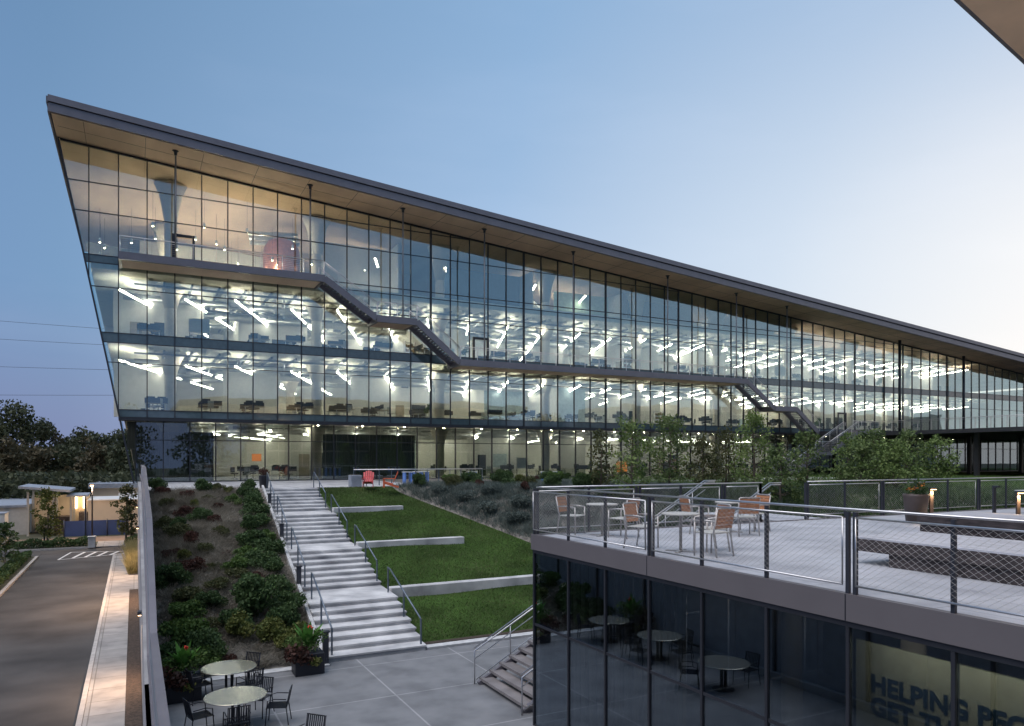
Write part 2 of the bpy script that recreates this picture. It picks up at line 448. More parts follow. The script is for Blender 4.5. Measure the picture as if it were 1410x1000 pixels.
zbed = lambda x, y: zbank(x, y) + bumpy(x, y, .04)*min(1, max(0, x-border(y)))*(1 if y < 43 else max(0,(44.4-y)/1.4))
patch('planted_slope', border, lambda y: border(y)+13, 17., 45.2, 30, 60, zbed, M['soil'])
patch('meadow', lambda y: border(y)+13, lambda y: 150, 19., 60, 60, 40, lambda x, y: zbank(x, y)+bumpy(x*.5, y*.5, .03), M['lawn'], px=1.8)
# plateau paving, path, planting strip
struct('plateau_pavement', MB().box(.6, 18.0, 45.8, 61.6, -.6, .004), M['path'])
struct('garden_path', MB().prism([(18.01,46.2),(60,44.2),(60,48.6),(18.01,50.4)], 'z', -.4, .02), M['path'])
struct('planting_strip', MB().prism([(18.01,50.42),(60,48.62),(60,61.6),(18.01,61.6)], 'z', -.5, .03).prism([(27,43.2),(60,41.2),(60,44.18),(27,45.7)], 'z', -.8, .0), M['soil'])
# plaza
struct('plaza', MB().box(.62, 45, -25, 22.49, PZ-.4, PZ), M['plaza'])
struct('plaza_kerb', MB().box(.62, 5.28, 22.1, 22.48, PZ, PZ+.05).box(8.62, 30, 22.62, 23.0, PZ-.2, PZ+.05), M['concrete_edge'])
struct('gravel_strip', MB().box(8.62, 30, 23.0, 23.3, PZ-.2, PZ+.075), M['mulch'])

# road side
struct('road', MB().box(-7.2, -1.62, -20, 79.0, RZ-.2, RZ+.0).box(-40, -7.21, 73.6, 79.0, RZ-.2, RZ+.0).box(-1.61, 30, 72.2, 79.0, RZ-.2, RZ+.0), M['asphalt'])
struct('kerb', MB().box(-7.42, -7.205, -20, 73.4, RZ-.1, RZ+.14).box(-30, -7.43, 73.2, 73.4, RZ-.1, RZ+.14).box(-1.61, -1.45, -20, 72, RZ-.1, RZ+.14)
       .box(-1.44, 6, 71.85, 72, RZ-.1, RZ+.14).box(-30, -3.2, 79.02, 79.2, RZ-.1, RZ+.14).box(-.9, 30, 79.02, 79.2, RZ-.1, RZ+.14), M['kerb'])
struct('sidewalk', MB().box(-1.44, -.26, -20, 52, RZ-.1, RZ+.12).box(-1.44, .24, 52.01, 58.5, RZ-.1, RZ+.12).box(-1.44, -.35, 58.51, 71.84, RZ-.1, RZ+.12).box(-3.2, -.9, 79.02, 84, RZ-.1, RZ+.10), M['sidewalk'])
struct('mulch_bed', MB().box(-.25, .24, -20, 51.9, RZ-.1, RZ+.14).box(-.34, .24, 58.6, 71.8, RZ-.1, RZ+.13), M['mulch'])
struct('verge', MB().box(-60, -7.43, -20, 73.19, RZ-.1, RZ+.16).box(-60, -3.21, 79.21, 83.5, RZ-.1, RZ+.15).box(-.89, 40, 79.21, 83.5, RZ-.1, RZ+.15), M['ground'])
struct('far_road', MB().box(-80, 60, 83.9, 90, RZ-.1, RZ+.02), M['road_far'])
# painted hatching of the crossing
mb = MB()
z = RZ+.004
mb.bar((-5.6,71.0,z), (-1.7,72.6,z), .14, .004); mb.bar((-5.6,71.0,z), (-5.0,76.2,z), .14, .004); mb.bar((-5.0,76.2,z), (.6,74.6,z), .14, .004); mb.bar((-1.7,72.6,z),(3,73.6,z),.14,.004)
for k in range(7):
    mb.bar((-4.6+k*.9, 71.7+k*.25, z), (-4.6+k*.9+.7, 75.9-k*.25, z), .22, .004)
struct('road_markings', mb, M['line_paint'])

# retaining wall with louvred screen along the drive
wall = thing('retaining_wall', 'long pale concrete retaining wall with tall metal screen between driveway and planted bank', 'wall', (.42, 30, RZ))
MB().box(.25, .6, 18, 47, RZ-.1, -4.3).prism([(18,-4.3),(22,-4.3),(45.6,.12),(47,.12),(47,-4.3)], 'x', .25, .6).box(.25, .6, 47.01, 61, RZ-.1, .12).box(.25,.6,-15,17.99,RZ-.1,-4.3).build('wall_body', M['retaining'], wall, True)
prof = [(12.0,-2.35),(19.6,-2.45),(21,-1.75),(25,-.05),(38,1.38),(47,1.42)]
def topz(y):
    for (a, za), (b, zb) in zip(prof, prof[1:]):
        if a <= y <= b: return za + (zb-za)*(y-a)/(b-a)
    return prof[0][1] if y < 12 else prof[-1][1]
def basez(y): return max(-4.3, min(.12, -4.3 + (y-22)*4.42/23.6))
mb = MB()
y = 6.0
while y < 47:
    y2 = min(47, y+1.48)
    mb.hexa([(.36,y,basez(y)),(.42,y,basez(y)),(.42,y2,basez(y2)),(.36,y2,basez(y2)),(.36,y,topz(y)-.06),(.42,y,topz(y)-.06),(.42,y2,topz(y2)-.06),(.36,y2,topz(y2)-.06)])
    y += 1.52
mb.build('screen_panels', M['roof_grey'], wall, True)
mb = MB(); pts = [(6,topz(6))] + prof
for (a, za), (b, zb) in zip(pts, pts[1:]):
    mb.bar((.42,a,za),(.42,b,zb), .16, .07)
    mb.bar((.30,a,za-.5),(.30,b,zb-.5), .05, .05)
mb.build('cap_rail', M['fascia'], wall, True)
mb = MB()
for k in range(14): mb.box(.44,.50, 6+k*3.0, 6.08+k*3.0, basez(6+k*3.0)-.02, topz(6+k*3.0)-.08)
mb.build('screen_posts', M['post_dark'], wall, True)
def wall_light(y, z, lab):
    t = thing('wall_light', lab, 'wall lamp', (.25, y, z), 0, 'lamps on the retaining wall')
    MB().box(-.14, 0, -.16, .16, -.02, .10).build('housing', M['post_dark'], t)
    MB().box(-.12, -.02, -.14, .14, -.045, -.021).build('lens', M['warm_lamp'], t)
    return t
for y, z, lab, e in ((30, -3.9, 'warm wall lamp low on the retaining wall nearest the camera', 60), (47.5, -2.2, 'warm wall lamp halfway along the retaining wall', 190), (58, -1.6, 'warm wall lamp at the far end of the retaining wall', 150)):
    wall_light(y, z, lab)
    l = bpy.data.lights.new('lamp_beam', 'SPOT'); l.energy = e*11; l.color = (1,.62,.36); l.spot_size = R(150); l.spot_blend = .8; l.shadow_soft_size = .15
    o = bpy.data.objects.new('lamp_beam', l); C.objects.link(o); o.location = (.05, y, z-.1); o.rotation_euler = (0, R(38), 0)

# ------------------------------------------------------------------ the great stair
st = thing('concrete_stairs', 'broad pale concrete stairs climbing between planted bank and lawn to the glass building', 'stairs', (6.9, 22.6, PZ))
y = 22.6; z = PZ; tr = .60; rs = 4.5/28
landY = []
for f in range(4):
    mb = MB()
    for k in range(7):
        z += rs
        y0 = y + k*tr
        y1 = y + 7*tr
        yb = y0 + tr + .05
        # solid step: body slightly back of its nosing
        mb.hexa([(sL(y0),y0+.02,z-rs-.25),(sR(y0),y0+.02,z-rs-.25),(sR(y1),y1,z-rs-.25),(sL(y1),y1,z-rs-.25),
                 (sL(y0),y0+.02,z-.07),(sR(y0),y0+.02,z-.07),(sR(y1),y1,z-.07),(sL(y1),y1,z-.07)])
        mb.hexa([(sL(y0)-.03,y0-.015,z-.069),(sR(y0)+.03,y0-.015,z-.069),(sR(yb)+.03,yb,z-.069),(sL(yb)-.03,yb,z-.069),
                 (sL(y0)-.03,y0-.015,z),(sR(y0)+.03,y0-.015,z),(sR(yb)+.03,yb,z),(sL(yb)-.03,yb,z)])
    mb.build('flight', M['concrete'], st, True, .008)
    y += 7*tr
    if f < 3:
        y1 = y + 2.05
        MB().hexa([(sL(y)-.02,y-.02,z-.6),(sR(y)+.02,y-.02,z-.6),(sR(y1)+.02,y1,z-.6),(sL(y1)-.02,y1,z-.6),
                   (sL(y)-.02,y-.02,z+.004),(sR(y)+.02,y-.02,z+.004),(sR(y1)+.02,y1,z+.004),(sL(y1)-.02,y1,z+.004)]).build('landing', M['concrete'], st, True)
        landY.append((y, z)); y = y1
stair_top = y
MB().prism([(22.5,PZ-.3),(22.5,PZ+.28),(45.6,.22),(45.6,-.5)], 'x', -.0, .12).build('stringer', M['concrete_edge'], st)
# shear the kerb along the stair's left edge
o = st.children[-1]
for v in o.data.vertices:
    yy = v.co.y; v.co.x = v.co.x + sL(yy) - .16 - st.location.x; v.co.y = yy - st.location.y; v.co.z -= st.location.z
def stairz(yy):
    t = yy-22.6; zz = PZ
    for f in range(4):
        run = 7*tr
        if t < run: return zz + 7*rs*max(0,t)/run
        zz += 7*rs; t -= run
        if t < 2.05: return zz
        t -= 2.05
    return 0
ord_ = ['lowest', 'second lowest', 'third', 'topmost']
for f in range(4):
    a = 22.75 + f*(7*tr+2.05); b = a + 7*tr - .1
    for side, fx in (('left', sL), ('right', sR)):
        dx = .18 if side == 'left' else -.12
        t = thing('handrail', f'{ord_[f]} grey metal handrail on the {side} side of the concrete stairs', 'handrail', (fx(a)+dx, a, stairz(a)), 0, 'handrails of the concrete stairs')
        P = lambda yy, zz: (fx(yy)+dx, yy, zz)
        za, zb = stairz(a)+.95, stairz(b)+.95
        MB().tube([P(a, za), P(b, zb), P(b+.35, zb+.02)], .03, 8).build('rail', M['rail_paint'], t, True)
        for q in ((a, za), (a+(b-a)*.52, za+(zb-za)*.52), (b+.3, zb)):
            MB().bar(P(q[0], stairz(q[0])-.05), P(q[0], q[1]), .05, .05).build('post', M['rail_paint'], t, True)
    # light column beside the stair
    yy = a - .25 + (0 if f else -.15); zz = stairz(yy)-.02
    t = thing('stair_bollard', f'{ord_[f]} dark square light post at the left edge of the concrete stairs', 'bollard', (sL(yy)-.08, yy, zz), 0, 'dark light posts beside the stairs')
    MB().box(-.08,.08,-.08,.08,0,1.02).build('post', M['post_dark'], t)
    MB().box(-.11,.11,-.11,.11,1.021,1.06).build('cap', M['post_dark'], t)
    MB().box(-.13,.13,-.13,.13,0,.03).build('base_plate', M['post_dark'], t)
# low seat walls set into the lawn
for y, z, x1, lab in ((27.3, -3.38, 15.9, 'lowest and longest pale concrete seat wall across the lawn'), (33.4, -2.25, 14.7, 'middle pale concrete seat wall on the lawn'), (39.8, -1.13, 13.7, 'topmost and shortest pale concrete seat wall on the lawn')):
    t = MB().box(sR(y)+.04, x1, y, y+.42, z-.6, z+(.24 if y > 39 else .14)).build('seat_wall', M['concrete'], None, False, .02)
    tag(t, lab, 'seat wall', 'seat walls on the lawn')

# lawn blades and dry bank grasses
n = 90000
yy = 23.3 + 22.3*nrs.rand(n)**1.25
u = nrs.rand(n); l = np.array([sR(v)+.05 for v in yy]); r = np.array([border(v)-.05 for v in yy])
xx = l + (r-l)*u
ok = np.ones(n, bool)
for wy, wx in ((27.3,15.9),(33.4,14.7),(39.8,13.7)): ok &= ~((yy > wy-.03) & (yy < wy+.45) & (xx < wx))
xx, yy = xx[ok], yy[ok]
zz = np.array([zlawn(a, b) for a, b in zip(xx, yy)])
o = npmesh('grass', blades(xx, yy, zz-.01, .07, .012, .6), 3, M['lawn_blade']); o['kind'] = 'stuff'; o['label'] = 'short mown green grass on the sloping lawn'; o['category'] = 'grass'
n = 85000
cx = .7 + 5.6*nrs.rand(3000); cy = 22.8 + 22.6*nrs.rand(3000)
idx = nrs.randint(0, 3000, n)
xx = cx[idx] + nrs.normal(size=n)*.10; yy = cy[idx] + nrs.normal(size=n)*.10
ok = (xx > .66) & (xx < np.array([sL(v)-.25 for v in yy])) & (yy > 22.7) & (yy < 45.6); xx, yy = xx[ok], yy[ok]
zz = np.array([zleft(a, b) for a, b in zip(xx, yy)])
o = npmesh('dry_grass', blades(xx, yy, zz-.02, .30, .010, 1.1, (.3,-.9)), 3, M['dry_grass']); o['kind'] = 'stuff'; o['label'] = 'matted grey brown ornamental grass on the left bank'; o['category'] = 'ground cover'
n = 120000
cy = 24 + 21*nrs.rand(5200); cx = np.array([border(v) for v in cy]) + .2 + 12.5*nrs.rand(5200)
idx = nrs.randint(0, 5200, n)
xx = cx[idx] + nrs.normal(size=n)*.14; yy = cy[idx] + nrs.normal(size=n)*.14
zz = np.array([zbed(a, b) for a, b in zip(xx, yy)])
o = npmesh('low_planting', blades(xx, yy, zz-.02, .34, .014, .8), 3, M['leaf_grey']); o['kind'] = 'stuff'; o['label'] = 'grey green low planting on the bank right of the lawn'; o['category'] = 'ground cover'
n = 60000
yy = 19.5 + 38*nrs.rand(n); xx = np.array([border(v) for v in yy]) + 12 + 50*nrs.rand(n)**1.3
zz = np.array([zbank(a, b) for a, b in zip(xx, yy)])
o = npmesh('meadow_grass', blades(xx, yy, zz-.02, .20, .016, .6), 3, M['leaf_green']); o['kind'] = 'stuff'; o['label'] = 'green meadow grass under the trees beyond the terrace'; o['category'] = 'grass'

n = 60000
yy = 16.2 + 14*nrs.rand(n); xx = 13 + 26*nrs.rand(n)
zz = np.array([zbank(a, b) if a > border(b) else -9 for a, b in zip(xx, yy)]); ok = (zz > -4) & ((xx > 19) | (yy > 19)); xx, yy, zz = xx[ok], yy[ok], zz[ok]
o = npmesh('ground_cover', blades(xx, yy, zz-.02, .42, .03, .8), 3, M['leaf_dark']); o['kind'] = 'stuff'; o['label'] = 'dark green ground cover just behind the terrace railing'; o['category'] = 'ground cover'
# shrubs
protos = {}
def shrub_at(kind, loc, sc, label, group):
    r, h, leaf, nq, ls = {'dark': (.55,.70,'leaf_dark',3600,.036), 'green': (.5,.6,'leaf_green',3200,.036), 'red': (.45,.45,'leaf_red',2600,.034), 'yellow': (.45,.6,'leaf_yellow',2600,.036),
         'olive': (.55,.5,'leaf_olive',2800,.036), 'grey': (.5,.4,'leaf_grey',2800,.028)}[kind]
    key = (kind, rnd.randint(0, 1))
    if key not in protos:
        protos[key] = make_shrub('shrub', label, loc, r, h, leaf, nq, ls, 'shrub', group, seed=hash(kind) % 97 if False else len(protos)*7+3)
        o = protos[key]; o.scale = (sc*1.1, sc*1.1, sc*1.2)
    else:
        o = dup(protos[key], loc, rnd.uniform(0, 6.28), label, group, (sc*1.1, sc*1.1, sc*rnd.uniform(.95,1.45)))
    return o
cname = {'dark': 'dark green', 'green': 'mid green', 'red': 'dark red leaved', 'yellow': 'yellow green', 'olive': 'olive', 'grey': 'grey green'}
# left bank: (kind, x as fraction from wall to stair, y, scale)
LB = [('dark',.93,44.6,1.0),('olive',.6,44.9,.9),('dark',.45,44.2,1.1),('red',.12,44.0,1.0),('dark',.05,44.9,1.0),('red',.3,42.6,1.0),('dark',.9,42.4,1.2),('dark',.93,40.6,1.25),('green',.72,41.4,1.0),
      ('dark',.9,38.8,1.3),('red',.28,39.4,1.2),('dark',.4,38.0,1.0),('red',.5,37.6,.8),('dark',.93,36.8,1.2),('dark',.8,36.0,1.1),('green',.92,34.6,1.2),('dark',.75,34.0,1.3),('olive',.2,35.6,1.2),
      ('red',.28,34.6,1.1),('dark',.92,32.6,1.2),('green',.7,32.2,1.2),('dark',.82,30.8,1.2),('dark',.92,30.0,1.0),('green',.62,30.4,1.2),('red',.24,31.0,1.4),('yellow',.2,32.8,.8),('olive',.45,28.8,1.1),
      ('dark',.86,28.0,1.2),('green',.7,27.6,1.0),('dark',.93,26.4,1.1),('dark',.62,26.0,1.7),('olive',.2,27.8,1.2),('green',.18,26.2,1.3),('dark',.88,24.9,1.1),('yellow',.5,24.6,1.3),('yellow',.7,24.1,1.4),
      ('dark',.55,25.3,1.2),('green',.15,24.2,1.5),('yellow',.85,23.7,1.3),('dark',.3,23.7,1.2),('green',.25,23.2,1.1),('red',.4,23.1,.8),('dark',.08,23.3,1.2),('olive',.6,29.6,1.0),('red',.75,29.2,1.0),('olive',.12,41.5,.9),('olive',.5,42.0,.7),('red',.58,40.2,.7),('olive',.1,37.4,1.0),('olive',.55,35.4,.8),('red',.12,33.4,.9),('olive',.4,33.2,.8),('dark',.1,29.6,1.1),('olive',.42,31.2,.7),('red',.56,32.6,.7),('dark',.35,27.0,.9),('olive',.38,25.6,.9),('yellow',.36,40.6,.7),('dark',.18,36.4,.8),('yellow',.7,44.0,.7)]
def where(fr): return 'beside the screen wall' if fr < .2 else 'left of centre' if fr < .5 else 'right of centre' if fr < .8 else 'beside the stairs'
cnt = {}
for i, (k, fr, y, sc) in enumerate(LB):
    x = .8 + (sL(y)-.45-.8)*fr
    lev = 'at the foot' if y < 25 else 'low' if y < 30 else 'midway up' if y < 37 else 'high' if y < 42.5 else 'at the top'
    key = (k, where(fr), lev); cnt[key] = cnt.get(key, 0)+1
    extra = ['', 'another ', 'a third '][min(2, cnt[key]-1)]
    shrub_at(k, (x, y, zleft(x, y)-.05), sc, f'{extra}{"large " if sc > 1.25 else "small " if sc < .95 else ""}{cname[k]} shrub {lev} on left bank, {where(fr)}', 'shrubs on the left bank')
# right bed
RB = [('dark',1.2,43.6,1.0),('green',3.0,43.4,1.3),('dark',4.4,42.9,1.5),('grey',1.0,41.6,1.2),('olive',2.2,41.8,1.2),('red',3.4,41.0,.9),('dark',6.2,42.6,1.4),('yellow',6.8,41.8,1.2),('grey',1.2,39.4,1.3),('grey',2.4,38.6,1.3),
      ('dark',4.6,40.2,1.1),('olive',5.6,39.4,1.2),('grey',1.0,37.2,1.4),('grey',2.2,36.2,1.4),('red',3.6,37.4,.9),('dark',4.8,36.8,1.1),('grey',1.1,34.8,1.5),('grey',2.6,34.2,1.5),('olive',3.8,34.8,1.1),('dark',5.6,35.2,1.3),
      ('grey',1.2,32.8,1.5),('grey',2.8,32.0,1.5),('dark',4.8,32.6,1.2),('green',7.0,39.0,1.3),('dark',8.2,40.6,1.3),('green',8.8,38.0,1.3),('dark',7.4,36.0,1.2),('grey',1.4,30.6,1.5),('dark',3.4,30.0,1.3)]
for i, (k, dx, y, sc) in enumerate(RB):
    x = border(y)+dx
    lev = 'near the terrace' if y < 33.5 else 'midway down' if y < 38.5 else 'near the top'
    key = (k, dx < 2.5, lev); cnt[key] = cnt.get(key, 0)+1
    extra = ['', 'another ', 'a third '][min(2, cnt[key]-1)]
    shrub_at(k, (x, y, zbed(x, y)-.05), sc, f'{extra}{cname[k]} shrub {lev} of right bank{", next to the lawn edge" if dx < 2.5 else ", back from the lawn"}', 'shrubs on the bank right of the lawn')
for i in range(26):
    x = 19.5 + i*1.55; k = ['dark','red','olive','dark','green'][i % 5]
    y = 51.6 + rnd.uniform(-.5, .9) - (x-18)*.04
    shrub_at(k, (x, y, 0), rnd.uniform(.55, .8), f'{cname[k]} shrub before the glass building, in group {["one","two","three","four","five","six","seven","eight","nine"][i//3]} of nine from the left', 'shrub row in front of the glass building')
# trees beyond the terrace
def px(xp, d, z=0):
    u = (xp-705)/1000
    return ((.4617+.887*u)*d, (.887-.4617*u)*d, z)
TR = [(828,41,3.6,1.1,'leaf_olive','slender thin tree, leftmost beyond the terrace'),(870,39,4.3,1.5,'leaf_green','mid green young tree, second from the left beyond the terrace'),
      (922,43,4.6,1.7,'leaf_dark','dark green bushy tree, third from the left beyond the terrace'),(968,40,3.2,1.3,'leaf_olive','low olive tree between taller trees beyond the terrace'),
      (1038,41,4.6,1.6,'leaf_green','tall mid green tree in front of the hanging stair'),(1000,46,3.9,1.3,'leaf_olive','thin olive tree left of the tall one by the hanging stair'),
      (1112,39,3.4,1.2,'leaf_dark','dark spreading tree in front of the lower stair flight'),(1168,41,3.3,1.3,'leaf_green','green tree just right of the lower stair flight'),
      (1205,43,3.6,1.5,'leaf_dark','dark wide tree, middle of the clump on the right'),(1248,41,3.5,1.6,'leaf_dark','dark rounded tree, right part of the clump on the right'),
      (1290,42,3.1,1.5,'leaf_green','rightmost green tree under the upper deck'),(1075,36,2.6,1.2,'leaf_dark','low dark tree close behind the terrace rail below the stair'),(1185,37,2.8,1.6,'leaf_dark','low dark tree close behind the terrace rail at the clump'),
      (1230,36,2.7,1.6,'leaf_green','low green tree close behind the flower pot')]
for i, (xp, d, H, cr, leaf, lab) in enumerate(TR):
    p = px(xp, d); zt = zbank(p[0], p[1])
    make_tree('tree', lab, (p[0], p[1], zt-.05), H-zt*.8, cr*.92, {'leaf_dark':'leaf_tree','leaf_green':'leaf_spring'}.get(leaf, leaf), 'bark', 20, .075, .10, 26, 'tree', 'young trees beyond the terrace', 40+i, .8)
# small trees along the drive
for i, (x, y, H, cr) in enumerate([(-8.6,66,3.6,1.3),(-9.4,61,3.8,1.4),(-8.8,56,3.6,1.3),(-9.6,51.5,3.8,1.4),(-9.0,47.5,3.3,1.3),(-11.5,58,4.2,1.6),(-12,64,4.0,1.6)]):
    make_tree('tree', f'dark small tree on the verge left of the driveway, {["farthest of the front row","second farthest of the front row","middle of the front row","fourth of the front row","nearest of the front row","nearer one of the back row","farther one of the back row"][i]}', (x, y, RZ+.1), H, cr, 'leaf_olive' if i % 2 else 'leaf_dark', 'bark_pale', 50, .10, .3, 14, 'tree', 'small trees along the driveway', 70+i, .6)
make_tree('tree', 'tall conical yellow leaved tree in front of the low buildings', (-7.3, 81.7, RZ+.1), 5.6, 1.4, 'leaf_yellow', 'bark', 45, .12, .18, 20, 'tree', None, 91, 1.)
make_tree('tree', 'grey green upright tree beside the retaining wall at the road end', (-.7, 81.8, RZ+.1), 5.8, 1.5, 'leaf_olive', 'bark', 50, .13, .15, 20, 'tree', None, 92, .7)
# woods on the left, tree by tree
WD = [(-12,125,17,7,'leaf_woods'),(28,130,17.6,7,'leaf_woods'),(62,138,14.8,5,'leaf_autumn'),(90,150,12.8,5,'leaf_woods'),(118,142,14.0,5.5,'leaf_woods'),(146,135,13.2,5,'leaf_woods'),(170,140,14.2,5,'leaf_woods'),(200,150,14,5,'leaf_woods'),
      (8,112,11,5,'leaf_autumn'),(50,118,10.5,5,'leaf_autumn'),(95,120,10.5,5,'leaf_woods'),(135,118,10.8,5,'leaf_autumn'),(168,116,10.5,5,'leaf_woods')]
wl = ['tallest dark tree at the left edge of the woods','tall dark tree with a broad crown left in the woods','reddish autumn tree right of the tallest one','lower dark tree in the dip of the skyline','dark tree with a domed crown in the middle of the woods','shorter dark tree right of the domed one','dark tree touching the glass building in view','dark tree mostly behind the glass building',
      'autumn brown lower tree at the far left','autumn brown lower tree behind the metal shed','dark lower tree behind the lit shed','brown lower tree behind the beige wall','dark lower tree behind the white truck']
for i, (xp, d, H, cr, leaf) in enumerate(WD):
    p = px(xp, d)
    make_tree('tree', wl[i], (p[0], p[1], RZ), H, cr, leaf, 'bark', 40, .32, .12, 26, 'tree', 'trees of the woods', 120+i, .3, .6)
# undergrowth of the woods
xx = -60 + 75*nrs.rand(26000); yy = 112 + 14*nrs.rand(26000); zz = RZ + 6.5*nrs.rand(26000)**1.2
o = npmesh('undergrowth', leafquads(np.stack([xx,yy,zz],1), .42), 4, M['leaf_woods']); o['kind'] = 'stuff'; o['label'] = 'dark undergrowth filling the foot of the woods'; o['category'] = 'undergrowth'
# hedges
def hedge(x0, x1, y0, y1, z0, h, lab, leaf='leaf_dark'):
    n = int((x1-x0)*(y1-y0)*h*420)
    t = thing('hedge', lab, 'hedge', ((x0+x1)/2, (y0+y1)/2, z0))
    p = np.stack([(x0-x1)/2+(x1-x0)*nrs.rand(n), (y0-y1)/2+(y1-y0)*nrs.rand(n), h*nrs.rand(n)**.6], 1)
    p[:,2] *= 1+.15*np.sin(p[:,0]*3)
    npmesh('foliage', leafquads(p, .10), 4, M[leaf], t)
    mb = MB()
    for k in range(int((x1-x0)/.5)): mb.tube([((x0-x1)/2+.25+k*.5,0,0),((x0-x1)/2+.3+k*.5,.1,h*.7)],[.02,.01],4)
    mb.build('stems', M['stem'], t)
hedge(-9.8, -3.6, 79.3, 80.6, RZ+.1, .8, 'clipped dark hedge left of the footpath beyond the crossing')
hedge(-.6, 9, 79.3, 80.6, RZ+.1, .8, 'clipped dark hedge right of the footpath beyond the crossing')
for k, (x, y) in enumerate([(-8.0,70),(-8.0,66),(-8.0,62),(-8.0,58),(-8.0,54)]):
    pass
hedge(-8.6, -7.6, 44, 73, RZ+.1, .55, 'long low dark hedge along the left kerb of the driveway')
# tall yellow grasses beside the pavement
t = thing('ornamental_grass', 'tall yellow ornamental grass clump by the wall at the road end', 'grass clump', (-.05, 65, RZ+.12))
n = 5000
npmesh('blades', blades((nrs.rand(n)-.5)*.7, (nrs.rand(n)-.5)*12, np.zeros(n), 1.25, .02, .22), 3, M['tall_grass'], t)
# ------------------------------------------------------------------ main glass building
GY = 60.0
BW = 1.86
X0 = -1.0
def roofz(x): return 24.42 - .0835*(x+4.8)
def edgex(z): return -4.75*z/24.5
B = thing('glass_office_building', 'long glass office building with slanted left end, lit floors and sloping roof', 'building', (0, GY, 0))
XR = 128.0
# roof
t_ = 1.05
mb = MB()
mb.hexa([(-4.85,55.95,roofz(-4.85)+.06),(XR,55.95,roofz(XR)+.06),(XR,92,roofz(XR)+.06),(-4.85,92,roofz(-4.85)+.06),
         (-4.85,55.95,roofz(-4.85)+t_-.06),(XR,55.95,roofz(XR)+t_+.1),(XR,92,roofz(XR)+t_+.1),(-4.85,92,roofz(-4.85)+t_-.06)])
roof = mb.build('roof', M['fascia'], B, True)
mb = MB()
mb.bar((-4.95,55.88,roofz(-4.95)+.30),(XR,55.88,roofz(XR)+.32), .12, .56)
mb.bar((-4.98,55.82,roofz(-4.98)+.84),(XR,55.82,roofz(XR)+.95), .22, .42)
mb.bar((-4.95,56.0,roofz(-4.95)+.30),(-4.95,92,roofz(-4.95)+.30), .12, .56)
mb.bar((-4.98,56.0,roofz(-4.98)+.84),(-4.98,92,roofz(-4.98)+.84), .22, .42)
mb.build('fascia', M['fascia'], roof, True)
mb = MB()
mb.hexa([(-4.80,56.0,roofz(-4.8)-.02),(XR,56.0,roofz(XR)-.02),(XR,91.5,roofz(XR)-.02),(-4.8,91.5,roofz(-4.8)-.02),
         (-4.80,56.0,roofz(-4.8)+.058),(XR,56.0,roofz(XR)+.058),(XR,91.5,roofz(XR)+.058),(-4.8,91.5,roofz(-4.8)+.058)])
mb.build('soffit', M['soffit'], roof, True)
mb = MB()
for k in range(36):
    x = -3+k*3.72; mb.bar((x,56.05,roofz(x)-.024),(x,59.8,roofz(x)-.024), .03, .008)
mb.bar((-4.6,57.9,roofz(-4.6)-.024),(XR,57.9,roofz(XR)-.024), .03, .008)
mb.build('panel_seams', M['dark_frame'], roof, True)
# floor slabs
for z0, z1, xr in ((4.84, 5.30, XR), (10.28, 10.86, XR), (15.55, 16.12, 72)):
    f0 = GY + .22
    for (a, b) in ((edgex(z0)+.25, 26.0), (26.01, 60.0), (60.01, xr)):
        MB().box(a, b, f0, 86, z0, z1).build('floor_slab', M['slab'], B, True)
MB().box(0.4, XR, 61.62, 86, -.3, .02).build('ground_slab', M['inner_floor'], B, True)
for z, xr in ((5.31, XR), (10.87, XR), (16.13, 72)):
    MB().box(edgex(z)+.3, xr, GY+.3, 85.9, z, z+.02).build('carpet', M['inner_floor'], B, True)
# back and party walls
MB().prism([(.2,0),(XR,0),(XR,13),(-4.4,24.1)], 'y', 86.1, 86.5).build('rear_wall', M['white_wall'], B, True)
MB().box(XR-.3, XR, GY+.2, 86, 0, 13).build('end_wall', M['white_wall'], B, True)
# slanted glass end
mb = MB()
zz = [0, 4.84, 10.28, 15.6, 20, 24.4]
for a, b in zip(zz, zz[1:]):
    for k in range(10):
        y0 = GY+.06+k*2.6; y1 = y0+2.54
        mb.hexa([(edgex(a+.04),y0,a+.04),(edgex(a+.04)+.03,y0,a+.04),(edgex(a+.04)+.03,y1,a+.04),(edgex(a+.04),y1,a+.04),
                 (edgex(b-.04),y0,b-.04),(edgex(b-.04)+.03,y0,b-.04),(edgex(b-.04)+.03,y1,b-.04),(edgex(b-.04),y1,b-.04)])
mb.build('end_glazing', M['facade_glass'], B, True)
mb = MB()
mb.bar((edgex(0)-.0,GY-.03,0),(edgex(24.4),GY-.03,24.4), .12, .16, (0,1,0))
for k in range(1, 11): mb.bar((edgex(0),GY+.03+k*2.6,0),(edgex(24.3),GY+.03+k*2.6,24.3), .06, .14, (0,1,0))
mb.build('corner_trim', M['dark_frame'], B, True)

# mullions and windows
rows = [4.84, 5.39, 8.80, 10.24, 10.94, 14.2, 15.9, 16.45, 19.5, 21.6]
spand = {(4.84,5.39), (10.24,10.94), (15.9,16.45)}
storeys = [(4.84, 10.24), (10.24, 15.9), (15.9, 30)]
nb = 66
def clip_poly(x0, x1, z0, z1):
    """pane clipped by the slanted left edge and by the roof"""
    poly = [(x0,z0),(x1,z0),(x1,min(z1, roofz(x1)-.08)),(x0,min(z1, roofz(x0)-.08))]
    if poly[2][1] <= z0 + .05: return None
    out = []
    for i in range(4):
        a, b = poly[i], poly[(i+1) % 4]
        fa = a[0]-edgex(a[1])-.02; fb = b[0]-edgex(b[1])-.02
        if fa >= 0: out.append(a)
        if fa*fb < 0:
            t = fa/(fa-fb); out.append((a[0]+(b[0]-a[0])*t, a[1]+(b[1]-a[1])*t))
    return out if len(out) >= 3 else None
